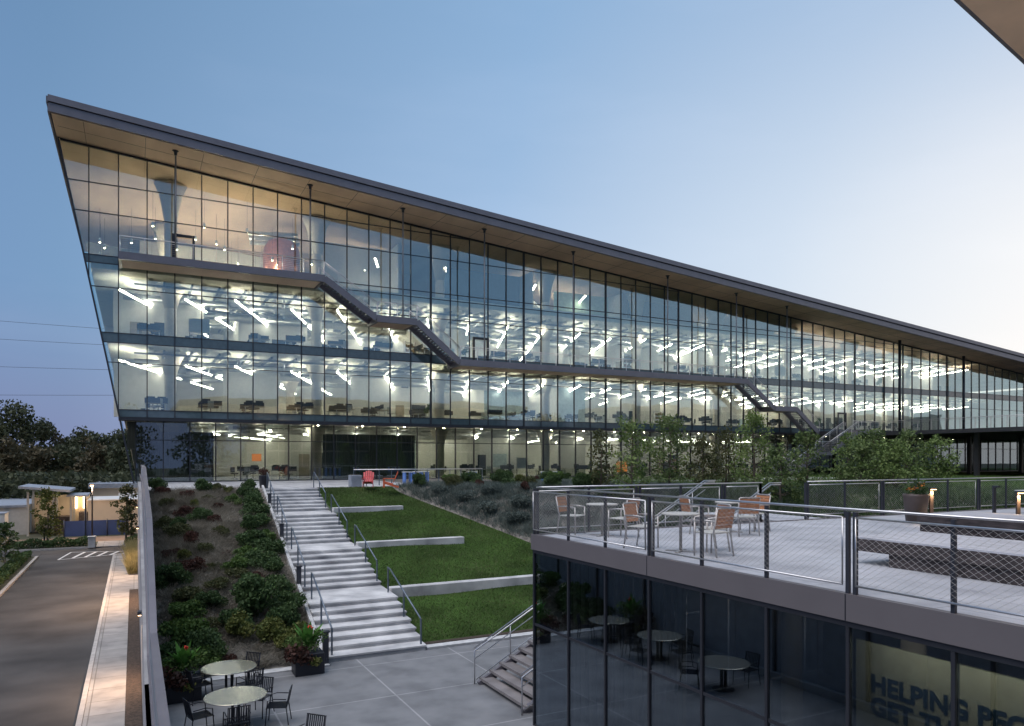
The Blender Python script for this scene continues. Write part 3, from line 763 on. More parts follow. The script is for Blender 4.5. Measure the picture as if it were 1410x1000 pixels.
def window_into(mbp, mbf, k, z0, z1):
    x0 = X0 + k*BW; x1 = x0+BW
    rs_ = [r for r in rows if z0 <= r <= z1] + ([z1] if z1 > 22 else [])
    some = False
    for a, b in zip(rs_, rs_[1:]):
        p = clip_poly(x0+.035, x1-.035, a+.02, b-.02)
        if p is None: continue
        mbp.mi = 1 if (a, b) in spand and not (a > 15 and x0 > 13) else 0
        jit = rnd.uniform(-.006, .006)
        nb0 = len(mbp.v); mbp.prism(p, 'y', GY+.0+jit, GY+.025+jit); some = True
        ta, tb = rnd.gauss(0,.0035), rnd.gauss(0,.0025); xm, zm = (x0+x1)/2, (a+min(b,25))/2
        for q in range(nb0, len(mbp.v)):
            v = mbp.v[q]; mbp.v[q] = (v[0], v[1]+ta*(v[0]-xm)+tb*(v[2]-zm), v[2])
    for a in rs_[:-1]:
        if a >= roofz(x0+.9)-.2: continue
        xl = max(x0+.035, edgex(a)+.05)
        if xl < x1-.1: mbf.box(xl, x1-.035, GY-.05, GY+.10, a-.025, a+.025)
    # head bar under the soffit
    if z1 > 22:
        xl = max(x0+.035, edgex(24)+.05)
        if xl < x1: mbf.bar((xl,GY+.02,roofz(xl)-.10),(x1-.035,GY+.02,roofz(x1)-.10), .14, .14)
    return some
rest = MB(); restf = MB()
for k in range(-2, nb):
    for (z0, z1) in storeys:
        if k < 31:
            a = MB(); f = MB()
            if window_into(a, f, k, z0, z1):
                w = a.build('window', [M['facade_glass'], M['spandrel']], B, True)
                if f.v: f.build('window_frame', M['dark_frame'], w, True)
        else:
            window_into(rest, restf, k, z0, z1)
w = rest.build('window', [M['facade_glass'], M['spandrel']], B, True); w['kind'] = 'stuff'
restf.build('window_frame', M['dark_frame'], w, True)
for k in range(-1, nb+1):
    x = X0 + k*BW
    zb = 4.84
    if x < 0: zb = max(4.84, -x*24.5/4.75)
    big = (k % 5 == 3)
    wd = .16 if (big and k > 12) else .07
    MB().box(x-wd/2, x+wd/2, GY-.065, GY+.09, zb, roofz(x)-.03).build('mullion', M['dark_frame'], B, True)
# underside of the first floor overhang with downlights
MB().box(-1.0, XR, GY-.05, 61.5, 4.62, 4.83).build('overhang_soffit', M['dark_frame'], B, True)
# ground floor glazing set back
GG = 61.5
mb = MB(); mf = MB()
k = 0; x = edgex(1)+.35
while x < 124:
    x1 = x + BW-.06
    mb.box(x, x1, GG, GG+.03, .08, 3.2); mb.box(x, x1, GG, GG+.03, 3.26, 4.6)
    x += BW
g = mb.build('ground_floor_glazing', M['dark_glass'], B, True); g['kind'] = 'stuff'
x = edgex(1)+.32
while x < 124:
    mf.box(x-.035, x+.035, GG-.08, GG+.12, .02, 4.62); x += BW
mf.box(.1, 124, GG-.05, GG+.08, 3.2, 3.26).box(.1, 124, GG-.09, GG+.1, .005, .08)
mf.build('ground_floor_frame', M['dark_frame'], B, True)
# columns
for j, y in enumerate((64.2, 76.0)):
    for i in range(9 if j == 0 else 8):
        x = 2.6 + 11.55*i
        c = MB().lathe([(.44,.02),(.44,roofz(x)-.1)], (x,y,0), 22).build('column', M['column'], B, True)
        cap = MB()
        for z0, z1 in ((3.2,4.83),(8.5,10.27),(13.8,15.54),(roofz(x)-3.2,roofz(x)-.12)):
            if z1 < roofz(x)-.1 or z1 > 16:
                cap.lathe([(.45,z0),(.62,z0+(z1-z0)*.35),(.85,z0+(z1-z0)*.72),(1.2,z1)], (x,y,0), 26)
        cap.build('capital', M['column'], c, True)
# interior partitions
def wallbox(x0, x1, y, z0, z1, m='white_wall', th=.15): return MB().box(x0, x1, y, y+th, z0, z1).build('partition', M[m], B, True)
rr = random.Random(3)
for (z0, z1) in ((.03, 4.83), (5.34, 10.27), (10.9, 15.54)):
    x = 3.0 if z0 < 1 else -1.5
    while x < 110:
        L = rr.uniform(3.5, 8.0)
        y = rr.choice([67.5, 69.5, 72, 74.5, 79])
        wallbox(x, x+L, y, z0, z1, rr.choice(['white_wall','white_wall','white_wall','white_wall','teal_wall','white_wall']) if L < 5.5 else 'white_wall')
        if rr.random() < .6:
            MB().box(x, x+.15, y+.16, 84, z0, z1).build('partition', M['white_wall'], B, True)
        # door leaf and glazed opening in the partition
        if L > 5:
            MB().box(x+1.2, x+2.15, y-.03, y-.002, z0, z0+2.2).build('interior_door', M['dark_frame'] if rr.random() < .5 else M['desk_top'], B, True)
            MB().box(x+3.0, x+4.6, y-.03, y-.002, z0+.9, z0+2.3).build('notice_board', M['monitor'] if rr.random() < .5 else M['teal_wall'], B, True)
        x += L + rr.uniform(1.5, 6.5)
MB().box(76, 127, 67, 67.1, .03, 4.8).build('partition', M['darkness_sheet'], B, True)  # dark sheet added so the right ground floor reads as unlit
M['blue_room'] = mat('blue_room', (.05,.10,.17), .7)
# top floor rooms
for x0, x1, y, h, m in ((15.5, 22, 68, 22, 'white_wall'), (26.5, 35.0, 65.5, 20.4, 'blue_room'), (40, 47, 67, 19.8, 'green_wall'), (49, 56, 66, 19.6, 'blue_room'), (57.5, 62, 70, 19, 'white_wall'), (66, 72, 69, 18, 'white_wall')):
    wallbox(x0, x1, y, 16.16, h, m)
    MB().box(x1, x1+.15, y-2.5, y+12, 16.16, h).build('partition', M['white_wall'], B, True)
wallbox(0.5, 15.0, 80, 16.16, 23.2, 'white_wall')
wallbox(76, 112, 74, 10.9, 15, 'white_wall')
# dark shades behind the ground floor glass
for x0, x1 in ((.6, 5.6), (14.2, 22.4), (80, 84), (88,90.5)):
    MB().box(x0, x1, 62.0, 62.04, .05, 3.9).build('window_shade', M['shade_slats'], B, True)
MB().box(3.7, 3.85, 62, 84, .03, 4.8).build('partition', M['white_wall'], B, True)
MB().box(.45, 3.69, 66, 66.1, .03, 4.8).build('partition', M['darkness_sheet'], B, True)  # this and the next dark sheets stand in for darkness at the left end
MB().box(-.5, .44, 66, 66.1, 2.6, 4.8).build('partition', M['darkness_sheet'], B, True)
MB().prism([(.2,0),(.44,0),(.44,2.59),(-.2,2.59)], 'y', 66, 66.1).build('partition', M['darkness_sheet'], B, True)
for i in range(9):
    x = 85 + i*2.7
    MB().box(x, x+.8, 62.1, 62.16, .05, 4.5).build('curtain', M['curtain'], B, True)
# ducts and services
for z in (4.25, 9.65, 14.95):
    mb = MB()
    for y, r in ((66.4,.26),(71.5,.34),(77.5,.22)):
        mb.tube([(1.5 if z < 5 else -.8,y,z-(.05 if r < .3 else .1)),(40,y,z-.05),(110,y,z-.05)], r, 12)
    for i in range(24):
        x = 2+i*4.6; mb.tube([(x,63.0,z+.1),(x+.5,66,z+.05),(x+1.2,70,z)], .09, 8)
        mb.tube([(x+2.2,63.2,z+.28),(x+2.2,82,z+.28)], .035, 6)
    mb.build('service_duct', M['duct'], B, True)
    mb = MB()
    for i in range(3): mb.box(0 if z > 5 else 3.9, 110, 62.8+i*4.2, 63.0+i*4.2, z+.22, z+.36)
    for i in range(54): mb.box(2+i*2.0, 2.14+i*2.0, 62.2, 84, z+.40, z+.56)
    mb.build('cable_tray', M['rods'] if z > 9 else M['duct'], B, True)
    mb = MB()
    for i in range(60): mb.box(1+i*1.85, 1.3+i*1.85, 61.7 if z > 5 else 62.6, 85, z+.5 if z < 5 else z+.4, z+.7)
    mb.build('ceiling_ribs', M['slab'], B, True)
    mb = MB()
    for i in range(30):
        x = 3+i*3.6+rr.uniform(-.8,.8); y = rr.uniform(63.5, 74)
        mb.tube([(x,y,z+.2),(x+rr.uniform(1,3.5),y+rr.uniform(-.3,.3),z+.2),(x+3.6,y+3.2,z+.1)], rr.choice([.05,.08,.16]), 8)
        mb.box(x+.8, x+1.5, y+1, y+1.5, z-.25, z+.12)
    mb.build('pipework', M['rods'], B, True)
# interior white stair on the top floor
mb = MB()
for i in range(16):
    mb.box(35.2+i*.28, 35.5+i*.28, 66, 68, 16.2+i*.17+ -5.2+2.6, 16.26+i*.17-5.2+2.6)
mb = MB()
for i in range(18):
    z = 16.2+i*.2
    mb.box(36.0, 38.2, 64.5+i*.32, 64.85+i*.32, z, z+.07)
mb.bar((35.95,64.4,16.2),(35.95,70.4,19.8),.1,.35).bar((38.25,64.4,16.2),(38.25,70.4,19.8),.1,.35)
mb.build('interior_stair', M['white_wall'], B, True)
# balcony floors and hanging stair along the facade
BY0, BY1 = 57.0, 59.86
def mesh_rail(mb, pts, h=1.1, step=1.55):
    """top rail, bottom rail and uprights along a polyline at the outer edge"""
    for a, b in zip(pts, pts[1:]):
        a = Vector(a); b = Vector(b)
        mb.tube([a+Vector((0,0,h)), b+Vector((0,0,h))], .035, 6)
        mb.tube([a+Vector((0,0,h-.16)), b+Vector((0,0,h-.16))], .018, 5)
        for q in range(1, 6): mb.tube([a+Vector((0,0,.1+q*.14)), b+Vector((0,0,.1+q*.14))], .006, 3, False)
        n = max(1, round((b-a).length/step))
        for k in range(n+1):
            p = a.lerp(b, k/n); mb.bar(p, p+Vector((0,0,h)), .04, .05)
def balcony(x0, x1, z, endl=True, endr=False, y0=BY0, y1=BY1):
    o = MB().box(x0, x1, y0, y0+.25, z-.52, z+.02).box(x0, x0+.2, y0+.26, y1, z-.52, z+.02).box(x1-.2, x1, y0+.26, y1, z-.52, z+.02).build('balcony', M['fascia'], B, True)
    MB().box(x0+.21, x1-.21, y0+.26, y1, z-.46, z-.0).build('balcony_floor', M['soffit'], o, True)
    r = MB(); pts = [(x0+.06,y0+.06,z),(x1-.06,y0+.06,z)]
    mesh_rail(r, pts)
    if endl: mesh_rail(r, [(x0+.06,y0+.1,z),(x0+.06,y1-.1,z)], 1.1, 1.4)
    r.build('railing', M['steel'], o, True)
    return o
def stairflight(x0, z0, x1, z1, y0=BY0, y1=BY1, w='stair_flight'):
    """open tread flight hanging between (x0,z0) and (x1,z1)"""
    o = MB().bar((x0,y0+.12,z0-.24),(x1,y0+.12,z1-.24), .14, .5, (0,0,1)).bar((x0,y1-.9,z0-.24),(x1,y1-.9,z1-.24), .14, .5).build(w, M['fascia'], B, True)
    n = max(6, int(abs(z1-z0)/.17)); tr_ = MB()
    for k in range(n):
        f = (k+.5)/n; x = x0+(x1-x0)*f; z = z0+(z1-z0)*f
        tr_.box(x-.16, x+.16, y0+.22, y1-1.0, z-.14, z-.08)
    tr_.build('tread', M['rods'], o, True)['kind'] = 'stuff'
    r = MB()
    for yy in (y0+.06, y1-.9): mesh_rail(r, [(x0,yy,z0),(x1,yy,z1)], 1.05, 1.3)
    r.build('railing', M['steel'], o, True)
balcony(-.95, 13.2, 16.14)
stairflight(13.2, 16.14, 17.4, 13.4)
balcony(17.4, 20.85, 13.4, False)
stairflight(20.85, 13.4, 24.7, 10.3)
balcony(24.7, 58.0, 10.3, False)
stairflight(58.0, 10.3, 62.1, 7.55)
balcony(62.1, 65.5, 7.55, False)
stairflight(65.5, 7.55, 69.1, 4.95)
# upper deck on the right
o = MB().box(69.1, 128, 54.6, 59.86, 4.5, 4.92).box(76, 128, 30, 54.59, 4.5, 4.92).build('upper_deck', M['dark_frame'], B, True)
r = MB(); mesh_rail(r, [(76.1,30.1,4.92),(76.1,54.6,4.92)], 1.15, 1.5); mesh_rail(r, [(76.1,54.65,4.92),(71.6,54.65,4.92)], 1.15, 1.5)
r.build('railing', M['steel'], o, True)
for x, y in ((78,52),(78,44.8),(78,37.5),(89,52),(89,44.8),(100,52),(84,33)):
    MB().box(x-.2, x+.2, y-.2, y+.2, -.05, 4.49).build('deck_column', M['dark_frame'], B, True)
# lower flight doubling back to the ground
stairflight(69.4, 4.85, 64.9, 2.55, 52.2, 55.0)
o = MB().box(63.2, 64.9, 52.2, 54.2, 2.2, 2.56).build('stair_landing', M['fascia'], B, True)
r = MB(); mesh_rail(r, [(63.2,52.26,2.56),(64.9,52.26,2.56)], 1.05); r.build('railing', M['steel'], o, True)
stairflight(63.2, 2.55, 58.6, .05, 52.2, 55.0)
MB().box(69.3, 72.5, 52.2, 54.58, 4.5, 4.92).build('stair_landing', M['fascia'], B, True)
# suspension rods
for x in (2.64, 12.1, 19.6, 27.0, 36.1, 47.2, 56.4, 63.9):
    zb = 16.1 if x < 13.2 else 13.4 if x < 20.9 else 10.3 if x < 58 else 7.5
    o = MB().tube([(x,57.05,zb),(x,57.05,roofz(x)-.02)], .06, 10).build('suspension_rod', M['rods'], B, True)
    MB().lathe([(.06,-.34),(.10,-.30),(.12,-.10),(.24,-.02)], (x,57.05,roofz(x)), 12).build('rod_bracket', M['post_dark'], o, True)
for x in (86, 99.5): MB().tube([(x,58.9,4.92),(x,58.9,roofz(x)-.02)], .17, 12).build('facade_column', M['dark_frame'], B, True)
# doors onto the balconies
for x, z in ((3.3, 16.16), (28.0, 10.34), (76.5, 4.94)):
    d = MB().box(x-.78, x-.62, GY-.16, GY-.06, z, z+2.5).box(x+.62, x+.78, GY-.16, GY-.06, z, z+2.5).box(x-.61, x+.61, GY-.16, GY-.06, z+2.3, z+2.5).build('door', M['dark_frame'], B, True)
    MB().box(x+.45, x+.48, GY-.22, GY-.17, z+.9, z+1.3).build('handle', M['steel'], d, True)

# ------------------------------------------------------------------ lights and furniture inside
DX, DY = .373, .928
floors = [('ground', 3.85, 62.9), ('first', 9.15, 61.4), ('second', 14.45, 61.4)]
nl = 0
lab_pos = ['far left', 'left', 'left centre', 'centre', 'right centre', 'right', 'far right']
for fi, (fn, z, y0) in enumerate(floors):
    for i in range(27):
        xb = (4.5 if fi == 0 else -1.2) + i*4.1
        for j in range(3):
            if fi == 0 and (xb < 4 or xb > 70): continue
            L = (5.2, 8.6, 6.6)[(i+j*2+fi) % 3]
            ys = y0 + .5 + j*7.4 + (i % 2)*1.3
            x = xb + (ys-y0)*.40
            if x > 112: continue
            t = thing('linear_light', f'white linear ceiling light on the {fn} floor of the glass building, {["front","middle","back"][j]} row', 'ceiling light', (x, ys, z), 0, f'linear ceiling lights {fn} floor {["front","middle","back"][j]} row')
            MB().bar((0,0,0),(DX*L,DY*L,0), .085, .012).build('diffuser', M['strip'], t)
            MB().bar((0,0,.08),(DX*L,DY*L,.08), .12, .012).build('fill_strip', M['fill_strip'], t)  # upward glow hidden by the housing, added to brighten the ceilings
            mb = MB().bar((0,0,.04),(DX*L,DY*L,.04), .135, .06)
            for q in (.12, .88): mb.tube([(DX*L*q,DY*L*q,.08),(DX*L*q,DY*L*q,.9 if fi else .85)], .012, 4)
            mb.build('housing', M['white_paint'], t); nl += 1
# top floor: runs of light and small pendants
for i, (x, y, L) in enumerate([(19.2,63.5,3),(19.5,68.0,4),(26.0,63.5,1.6),(60,66,4),(36.0,64.0,5),(42.0,64.0,4)]):
    z = min(19.8, roofz(x)-1.6)
    t = thing('linear_light', f'white linear ceiling light on the top floor, {["first","second","third","fourth","fifth","sixth","seventh","eighth","ninth","tenth","eleventh","twelfth","thirteenth","fourteenth"][i]} of its run behind the upper glazing', 'ceiling light', (x, y, z), 0, 'linear ceiling lights top floor')
    MB().bar((0,0,0),(DX*L,DY*L,0), .16, .035).build('diffuser', M['strip'], t)
    MB().bar((0,0,.05),(DX*L,DY*L,.05), .16, .06).tube([(DX*L*.5,DY*L*.5,.08),(DX*L*.5,DY*L*.5,1.5)], .012, 4).build('housing', M['white_paint'], t)
p0 = None
for i in range(30):
    x = -2.2 + (i % 10)*1.75 + rr.uniform(-.3,.3); y = 62.5 + (i//10)*5 + rr.uniform(-.6,.6); z = 17.9 + rr.uniform(0, 2.8)
    lab = f'small white pendant spot hanging behind the top glazing, {["front","middle","back"][i//10]} row'
    if p0 is None:
        p0 = thing('pendant_light', lab, 'pendant light', (x, y, z), 0, 'pendant spots top floor front row')
        MB().lathe([(.07,0),(.09,.02),(.09,.30),(.03,.36)], (0,0,0), 10).build('can', M['duct'], p0)
        MB().lathe([(.062,-.012),(.062,-.002)], (0,0,0), 10).build('bulb', M['can_light'], p0)
        MB().tube([(0,0,.36),(0,0,2.6)], .008, 4).build('cord', M['cable'], p0)
    else: dup(p0, (x, y, z), 0, lab, f'pendant spots top floor {["front","middle","back"][i//10]} row')
for i, (x, y) in enumerate([(-.6,71),(5,68),(9.5,63.5),(3,75),(9,76),(19,72),(42,70)]):  # points without fixtures, added to brighten the top floor and roof soffit
    l = bpy.data.lights.new('top_floor_fill', 'POINT'); l.energy = 700 if x < 15 else 300; l.color = (1,.86,.64); l.shadow_soft_size = .05
    o = bpy.data.objects.new('top_floor_fill', l); C.objects.link(o); o.location = (x, y, 18.2)
# downlights under the first floor overhang
d0 = None
for i in range(26):
    x = 13.5 + i*3.72; lab = 'small warm downlight under the first floor edge above the ground floor glass'
    if d0 is None:
        d0 = thing('downlight', lab, 'downlight', (x, 60.6, 4.615), 0, 'warm downlights under the overhang')
        MB().lathe([(.10,-.05),(.10,.0)], (0,0,0), 12).build('ring', M['dark_frame'], d0)
        MB().lathe([(.075,-.062),(.075,-.052)], (0,0,0), 12).build('bulb', M['downlight'], d0)
    else: dup(d0, (x, 60.6, 4.615), 0, lab)
# furniture
def chair_proto(M=M):
    t = thing('office_chair', 'office chair', 'office chair', (0,0,0), 0, 'office chairs')
    MB().box(-.24,.24,-.24,.24,.44,.52).build('seat', M['fabric_dark'], t, False, .02)
    MB().box(-.22,.22,.22,.28,.58,1.05).bar((0,.2,.5),(0,.25,.7),.06,.03).build('backrest', M['fabric_dark'], t, False, .02)
    mb = MB().tube([(0,0,.44),(0,0,.12)], .03, 8)
    for k in range(5): mb.tube([(0,0,.12),(.28*math.cos(k*1.257),.28*math.sin(k*1.257),.05)], .02, 5)
    mb.build('base', M['black_metal'], t); return t
def desk_proto():
    t = thing('office_desk', 'light office desk', 'desk', (0,0,0), 0, 'office desks')
    MB().box(-.8,.8,-.4,.4,.71,.74).build('tabletop', M['desk_top'], t)
    for sx in (-1,1):
        MB().box(sx*.72-.03, sx*.72+.03, -.35, .35, .0, .04).box(sx*.72-.03, sx*.72+.03, -.03, .03, .04, .71).build('leg', M['steel'], t)
    MB().box(-.8,.8,.405,.43,.72,1.12).build('screen_panel', M['fabric_dark'], t)
    return t
def mon_proto():
    t = thing('monitor', 'dark flat monitor', 'monitor', (0,0,0), 0, 'monitors')
    MB().box(-.30,.30,-.015,.015,.14,.50).build('screen', M['monitor'], t)
    MB().box(-.1,.1,-.08,.08,0,.012).box(-.02,.02,.016,.04,.012,.3).build('stand', M['black_metal'], t); return t
cps = []; dp = mp_ = None
where_ = lambda x: 'far left bays' if x < 12 else 'left bays' if x < 30 else 'middle bays' if x < 55 else 'right bays'
def first_or_dup(store, key, maker, loc, rz, lab, g):
    if key not in store:
        o = maker(); o.location = loc; o.rotation_euler = (0,0,rz); o['label'] = lab; o['group'] = g; store[key] = o
    else: dup(store[key], loc, rz, lab, g)
def light_chair():
    keep = M['fabric_dark']; M['fabric_dark'] = M['chair_light']; t = chair_proto(); M['fabric_dark'] = keep; return t
def cabinet():
    t = thing('storage_cabinet', 'x', 'cabinet', (0,0,0))
    MB().box(-.45,.45,-.22,.22,.06,1.35).box(-.40,.40,-.18,.18,0,.06).build('body', M['desk_top'], t)
    for s in (-1,1): MB().box(s*.225-.21,s*.225+.21,-.235,-.221,.09,1.32).box(s*.05-.01,s*.05+.01,-.26,-.236,.65,.8).build('door', M['beige_wall'], t)
    return t
def plant():
    t = thing('potted_plant', 'x', 'plant', (0,0,0))
    MB().lathe([(.14,0),(.19,.38),(.17,.38)], (0,0,0), 14).build('pot', M['white_paint'], t)
    c = cloud([(0,0,1.0,.32),(.15,0,1.3,.25),(-.15,.1,.8,.25)], 1400, .9); npmesh('leaves', leafquads(c, .09), 4, M['leaf_green'], t)
    MB().tube([(0,0,.3),(.02,0,1.2)], .015, 5).build('stem', M['stem'], t); return t
def boxes():
    t = thing('cardboard_box', 'x', 'box', (0,0,0))
    MB().box(-.3,.3,-.22,.22,0,.42).build('carton', M['carton'], t); MB().box(-.03,.03,-.222,.222,.421,.425).build('tape', M['chair_seat'], t); return t
def shelf():
    t = thing('open_shelf', 'x', 'shelf', (0,0,0))
    m = MB().box(-.6,-.57,-.18,.18,0,2.0).box(.57,.6,-.18,.18,0,2.0)
    for k in range(5): m.box(-.57,.57,-.18,.18,.05+k*.45,.08+k*.45)
    m.build('frame', M['steel'], t)
    m = MB(); r2 = random.Random(4)
    for k in range(4):
        x = -.52
        while x < .5:
            w = r2.uniform(.04,.2); m.box(x, x+w, -.14, .12, .085+k*.45, .085+k*.45+r2.uniform(.12,.36)); x += w+r2.uniform(.01,.12)
    m.build('contents', M['carton'], t); return t
def lamp_():
    t = thing('whiteboard', 'x', 'whiteboard', (0,0,0))
    MB().box(-.75,.75,-.02,.02,.8,1.9).build('board', M['white_wall'], t)
    m = MB()
    for s in (-1,1): m.box(s*.7-.02,s*.7+.02,-.02,.02,.05,.8).box(s*.7-.02,s*.7+.02,-.3,.3,0,.05)
    m.build('stand', M['black_metal'], t); return t
M['chair_light'] = mat('chair_light', (.40,.41,.40), .8)
M['carton'] = mat('carton', (.36,.25,.15), .85, 0, .2, 2)
ST = {}
for fn, z0, y0, n in (('ground', .03, 63.0, 26), ('first', 5.34, 61.5, 26), ('second', 10.9, 61.5, 24)):
    for i in range(n):
        x = (8.0 if z0 < 1 else 1.2) + i*3.7 + rr.uniform(-.6,.6)
        if z0 < 1 and (13 < x < 23 or x > 74): continue
        for row in range(2):
            y = y0 + .8 + row*3.4 + rr.uniform(-.25,.35)
            if abs((x-2.6) % 11.55) < 1.3 and row == 0: continue
            rw = ["by the glass","further back"][row]; rg = ["front","back"][row]
            q_ = rr.random()
            if q_ < .16:
                kind, mk, nm = rr.choice([('cabinet', cabinet, 'light wood storage cabinet'), ('shelf', shelf, 'open metal shelf full of boxes'), ('wb', lamp_, 'white wheeled board'), ('plant', plant, 'potted green plant'), ('box', boxes, 'brown cardboard box')])
                first_or_dup(ST, kind, mk, (x, y-.2, z0), rr.uniform(-.3,.3), f'{nm} on the {fn} floor, {rw}, {where_(x)}', f'{nm} {fn} floor {where_(x)} {rg}')
                continue
            turn = rr.choice([0, 0, math.pi/2, math.pi]) + rr.uniform(-.06,.06)
            ct, sn = math.cos(turn), math.sin(turn)
            first_or_dup(ST, 'desk', desk_proto, (x,y,z0), turn, f'light topped office desk on the {fn} floor, {rw}, {where_(x)}', f'office desks {fn} floor {where_(x)} {rg}')
            for q in (-.38, .38):
                if rr.random() < .75:
                    first_or_dup(ST, 'mon', mon_proto, (x+q*ct-.15*sn, y+q*sn+.15*ct, z0+.741), turn+rr.uniform(-.3,.3), f'dark monitor on an office desk on the {fn} floor, {rw}, {where_(x)}', f'monitors {fn} floor {where_(x)} {rg}')
            for c_ in range(1 if rr.random() < .6 else 2):
                dark = rr.random() < .5
                lx, ly = rr.uniform(-.4,.4), -.72*(1 if c_ == 0 else -1)
                first_or_dup(ST, 'cd' if dark else 'cl', chair_proto if dark else light_chair, (x+lx*ct-ly*sn, y+lx*sn+ly*ct, z0), rr.uniform(0,6.28), f'{"dark" if dark else "light grey"} office chair on the {fn} floor, {rw}, {where_(x)}', f'{"dark" if dark else "light grey"} office chairs {fn} floor {where_(x)} {rg}')
# copper vessel and silver tubes on the top floor
t = thing('copper_vessel', 'large rounded copper coloured vessel with silver tubes behind the top glazing', 'sculpture', (11.6, 66.5, 16.16))
MB().lathe([(1.0,0),(1.35,.5),(1.55,1.8),(1.6,3.0),(1.5,3.9),(1.15,4.5),(.5,4.8)], (0,0,.3), 28).build('vessel', M['copper'], t)
mb = MB()
for q in range(4): mb.tube([(-6.0+q*.5,1.5-q*.5,.5+q*.45),(-1.3,-.6+q*.3,.2+q*.55)], .20, 12)
for q in range(3): mb.tube([(-2.6,.6+q*.5,4.6+q*.55),(1.6,.2+q*.5,4.9+q*.55)], .19, 12)
mb.build('tubes', M['duct'], t)
for i, (x, z, c) in enumerate(((14.3,12.2,'red'),)):
    t = MB().box(x, x+.35, 66.0, 66.1, z, z+2.2).build('banner', M['red_paint'], None); tag(t, 'red vertical banner hanging inside the second floor', 'banner')
t = MB().box(9.4, 10.2, 68.6, 68.7, 1.6, 2.25).build('wall_screen', M['orange_light'], None); tag(t, 'glowing orange screen inside the ground floor near the stairs', 'screen')
t = MB().box(45.6, 47.0, 63.5, 63.56, .4, 1.5).build('wall_screen', M['orange_light'], None); tag(t, 'glowing orange panel inside the ground floor behind the trees', 'screen')
# furniture in front of the building
def adirondack(lab, loc, rz, m):
    t = thing('garden_chair', lab, 'garden chair', loc, rz)
    MB().hexa([(-.27,-.28,.34),(.27,-.28,.34),(.25,.26,.20),(-.25,.26,.20),(-.27,-.28,.38),(.27,-.28,.38),(.25,.26,.24),(-.25,.26,.24)]).build('seat', M[m], t)
    mb = MB()
    for k in range(5):
        x = -.24+k*.12; h = (.92,1.0,1.03,1.0,.92)[k]
        mb.bar((x,.24,.20),(x*1.15,.58,h),.11,.025,(0,1,0))
    mb.bar((-.28,.42,.62),(.28,.42,.62),.03,.07); mb.build('backrest', M[m], t)
    for s in (-1,1):
        MB().bar((s*.33,-.34,.56),(s*.33,.42,.54),.13,.025).build('armrest', M[m], t)
        MB().bar((s*.31,-.28,0),(s*.31,-.28,.545),.03,.10,(0,1,0)).build('leg', M[m], t)
        MB().bar((s*.285,-.30,.30),(s*.285,.62,.02),.03,.11).build('leg', M[m], t)
p = px(507, 45.5); adirondack('pinkish red slatted garden chair facing the lawn at the stair top', (p[0], p[1], .03), R(-20), 'red_paint')
p = px(535, 45.0); adirondack('orange red slatted garden chair seen from the side beside the pink one', (p[0], p[1], .03), R(-110), 'orange_paint')
t = thing('planter', 'grey box planter beside the garden chairs at the stair top', 'planter', (*px(489, 47)[:2], .0))
MB().box(-.35,.35,-.35,.35,0,.75).build('box', M['roof_grey'], t, False, .02); MB().box(-.30,.30,-.30,.30,.751,.76).build('soil', M['soil'], t)
def blue_table(lab, xp, d):
    p = px(xp, d); t = thing('bar_table', lab, 'table', (p[0], p[1], .02), 0, 'blue stools before the glass building')
    MB().box(-.3,.3,-.3,.3,.85,.9).build('tabletop', M['white_paint'], t)
    for sx in (-1,1): MB().box(sx*.22-.05,sx*.22+.05,-.22,.22,0,.849).build('leg', M['blue_top'] if False else M['blue_leg'], t)
M['blue_leg'] = mat('blue_leg', (.12,.25,.62), .5)
for i, (xp, d) in enumerate(((561,50),(575,51),(584,52),(752,51),(762,51.5),(650,51))):
    blue_table(f'{["leftmost","second","third","rightmost","fifth","fourth"][i]} small blue legged table in front of the glass building, counted from the left', xp, d)
# plateau guard rail behind the chairs
g = thing('guard_rail', 'white topped metal guard rail on the plateau behind the garden chairs', 'railing', (16, 51.2, 0))
mb = MB(); A = Vector((*px(487,48)[:2], 0)); Bv = Vector((*px(664,53.5)[:2], 0))
g.location = A
mb.tube([A+Vector((0,0,1.08)), Bv+Vector((0,0,1.08))], .035, 6); mb.build('top_rail', M['steel'], g, True)
for k in range(12):
    p = A.lerp(Bv, k/11); MB().bar(p, p+Vector((0,0,1.07)), .05, .05).build('post', M['rail_paint'], g, True)
# planter pots at the top of the stairs
def pot(lab, loc, r, h, m, leaf, fl=None, sc=1, taper=.75):
    t = thing('flower_pot', lab, 'flower pot', loc)
    MB().lathe([(r*taper,0),(r*.98,h*.92),(r,h),(r*.9,h),(r*.88,h*.93)], (0,0,0), 24).build('pot', M[m], t)
    c = cloud([(0,0,h+.25*sc,r*.9),(r*.5,0,h+.15*sc,r*.6),(-r*.5,.1,h+.2*sc,r*.6),(0,-r*.6,h+.1,r*.5)], 2200*sc, .7)
    npmesh('plant', leafquads(c, .05*sc), 4, M[leaf], t)
    if fl:
        c = cloud([(r*.2,-r*.3,h+.30*sc,r*.5),(-r*.6,0,h+.2*sc,r*.35)], 900, .8)
        npmesh('flowers', leafquads(c, .035), 4, M[fl], t)
    return t
pot('dark pot with a red leaved plant at the top left of the stairs', (sL(46)+.05, 46.3, 0), .32, .8, 'pot_black', 'leaf_red')
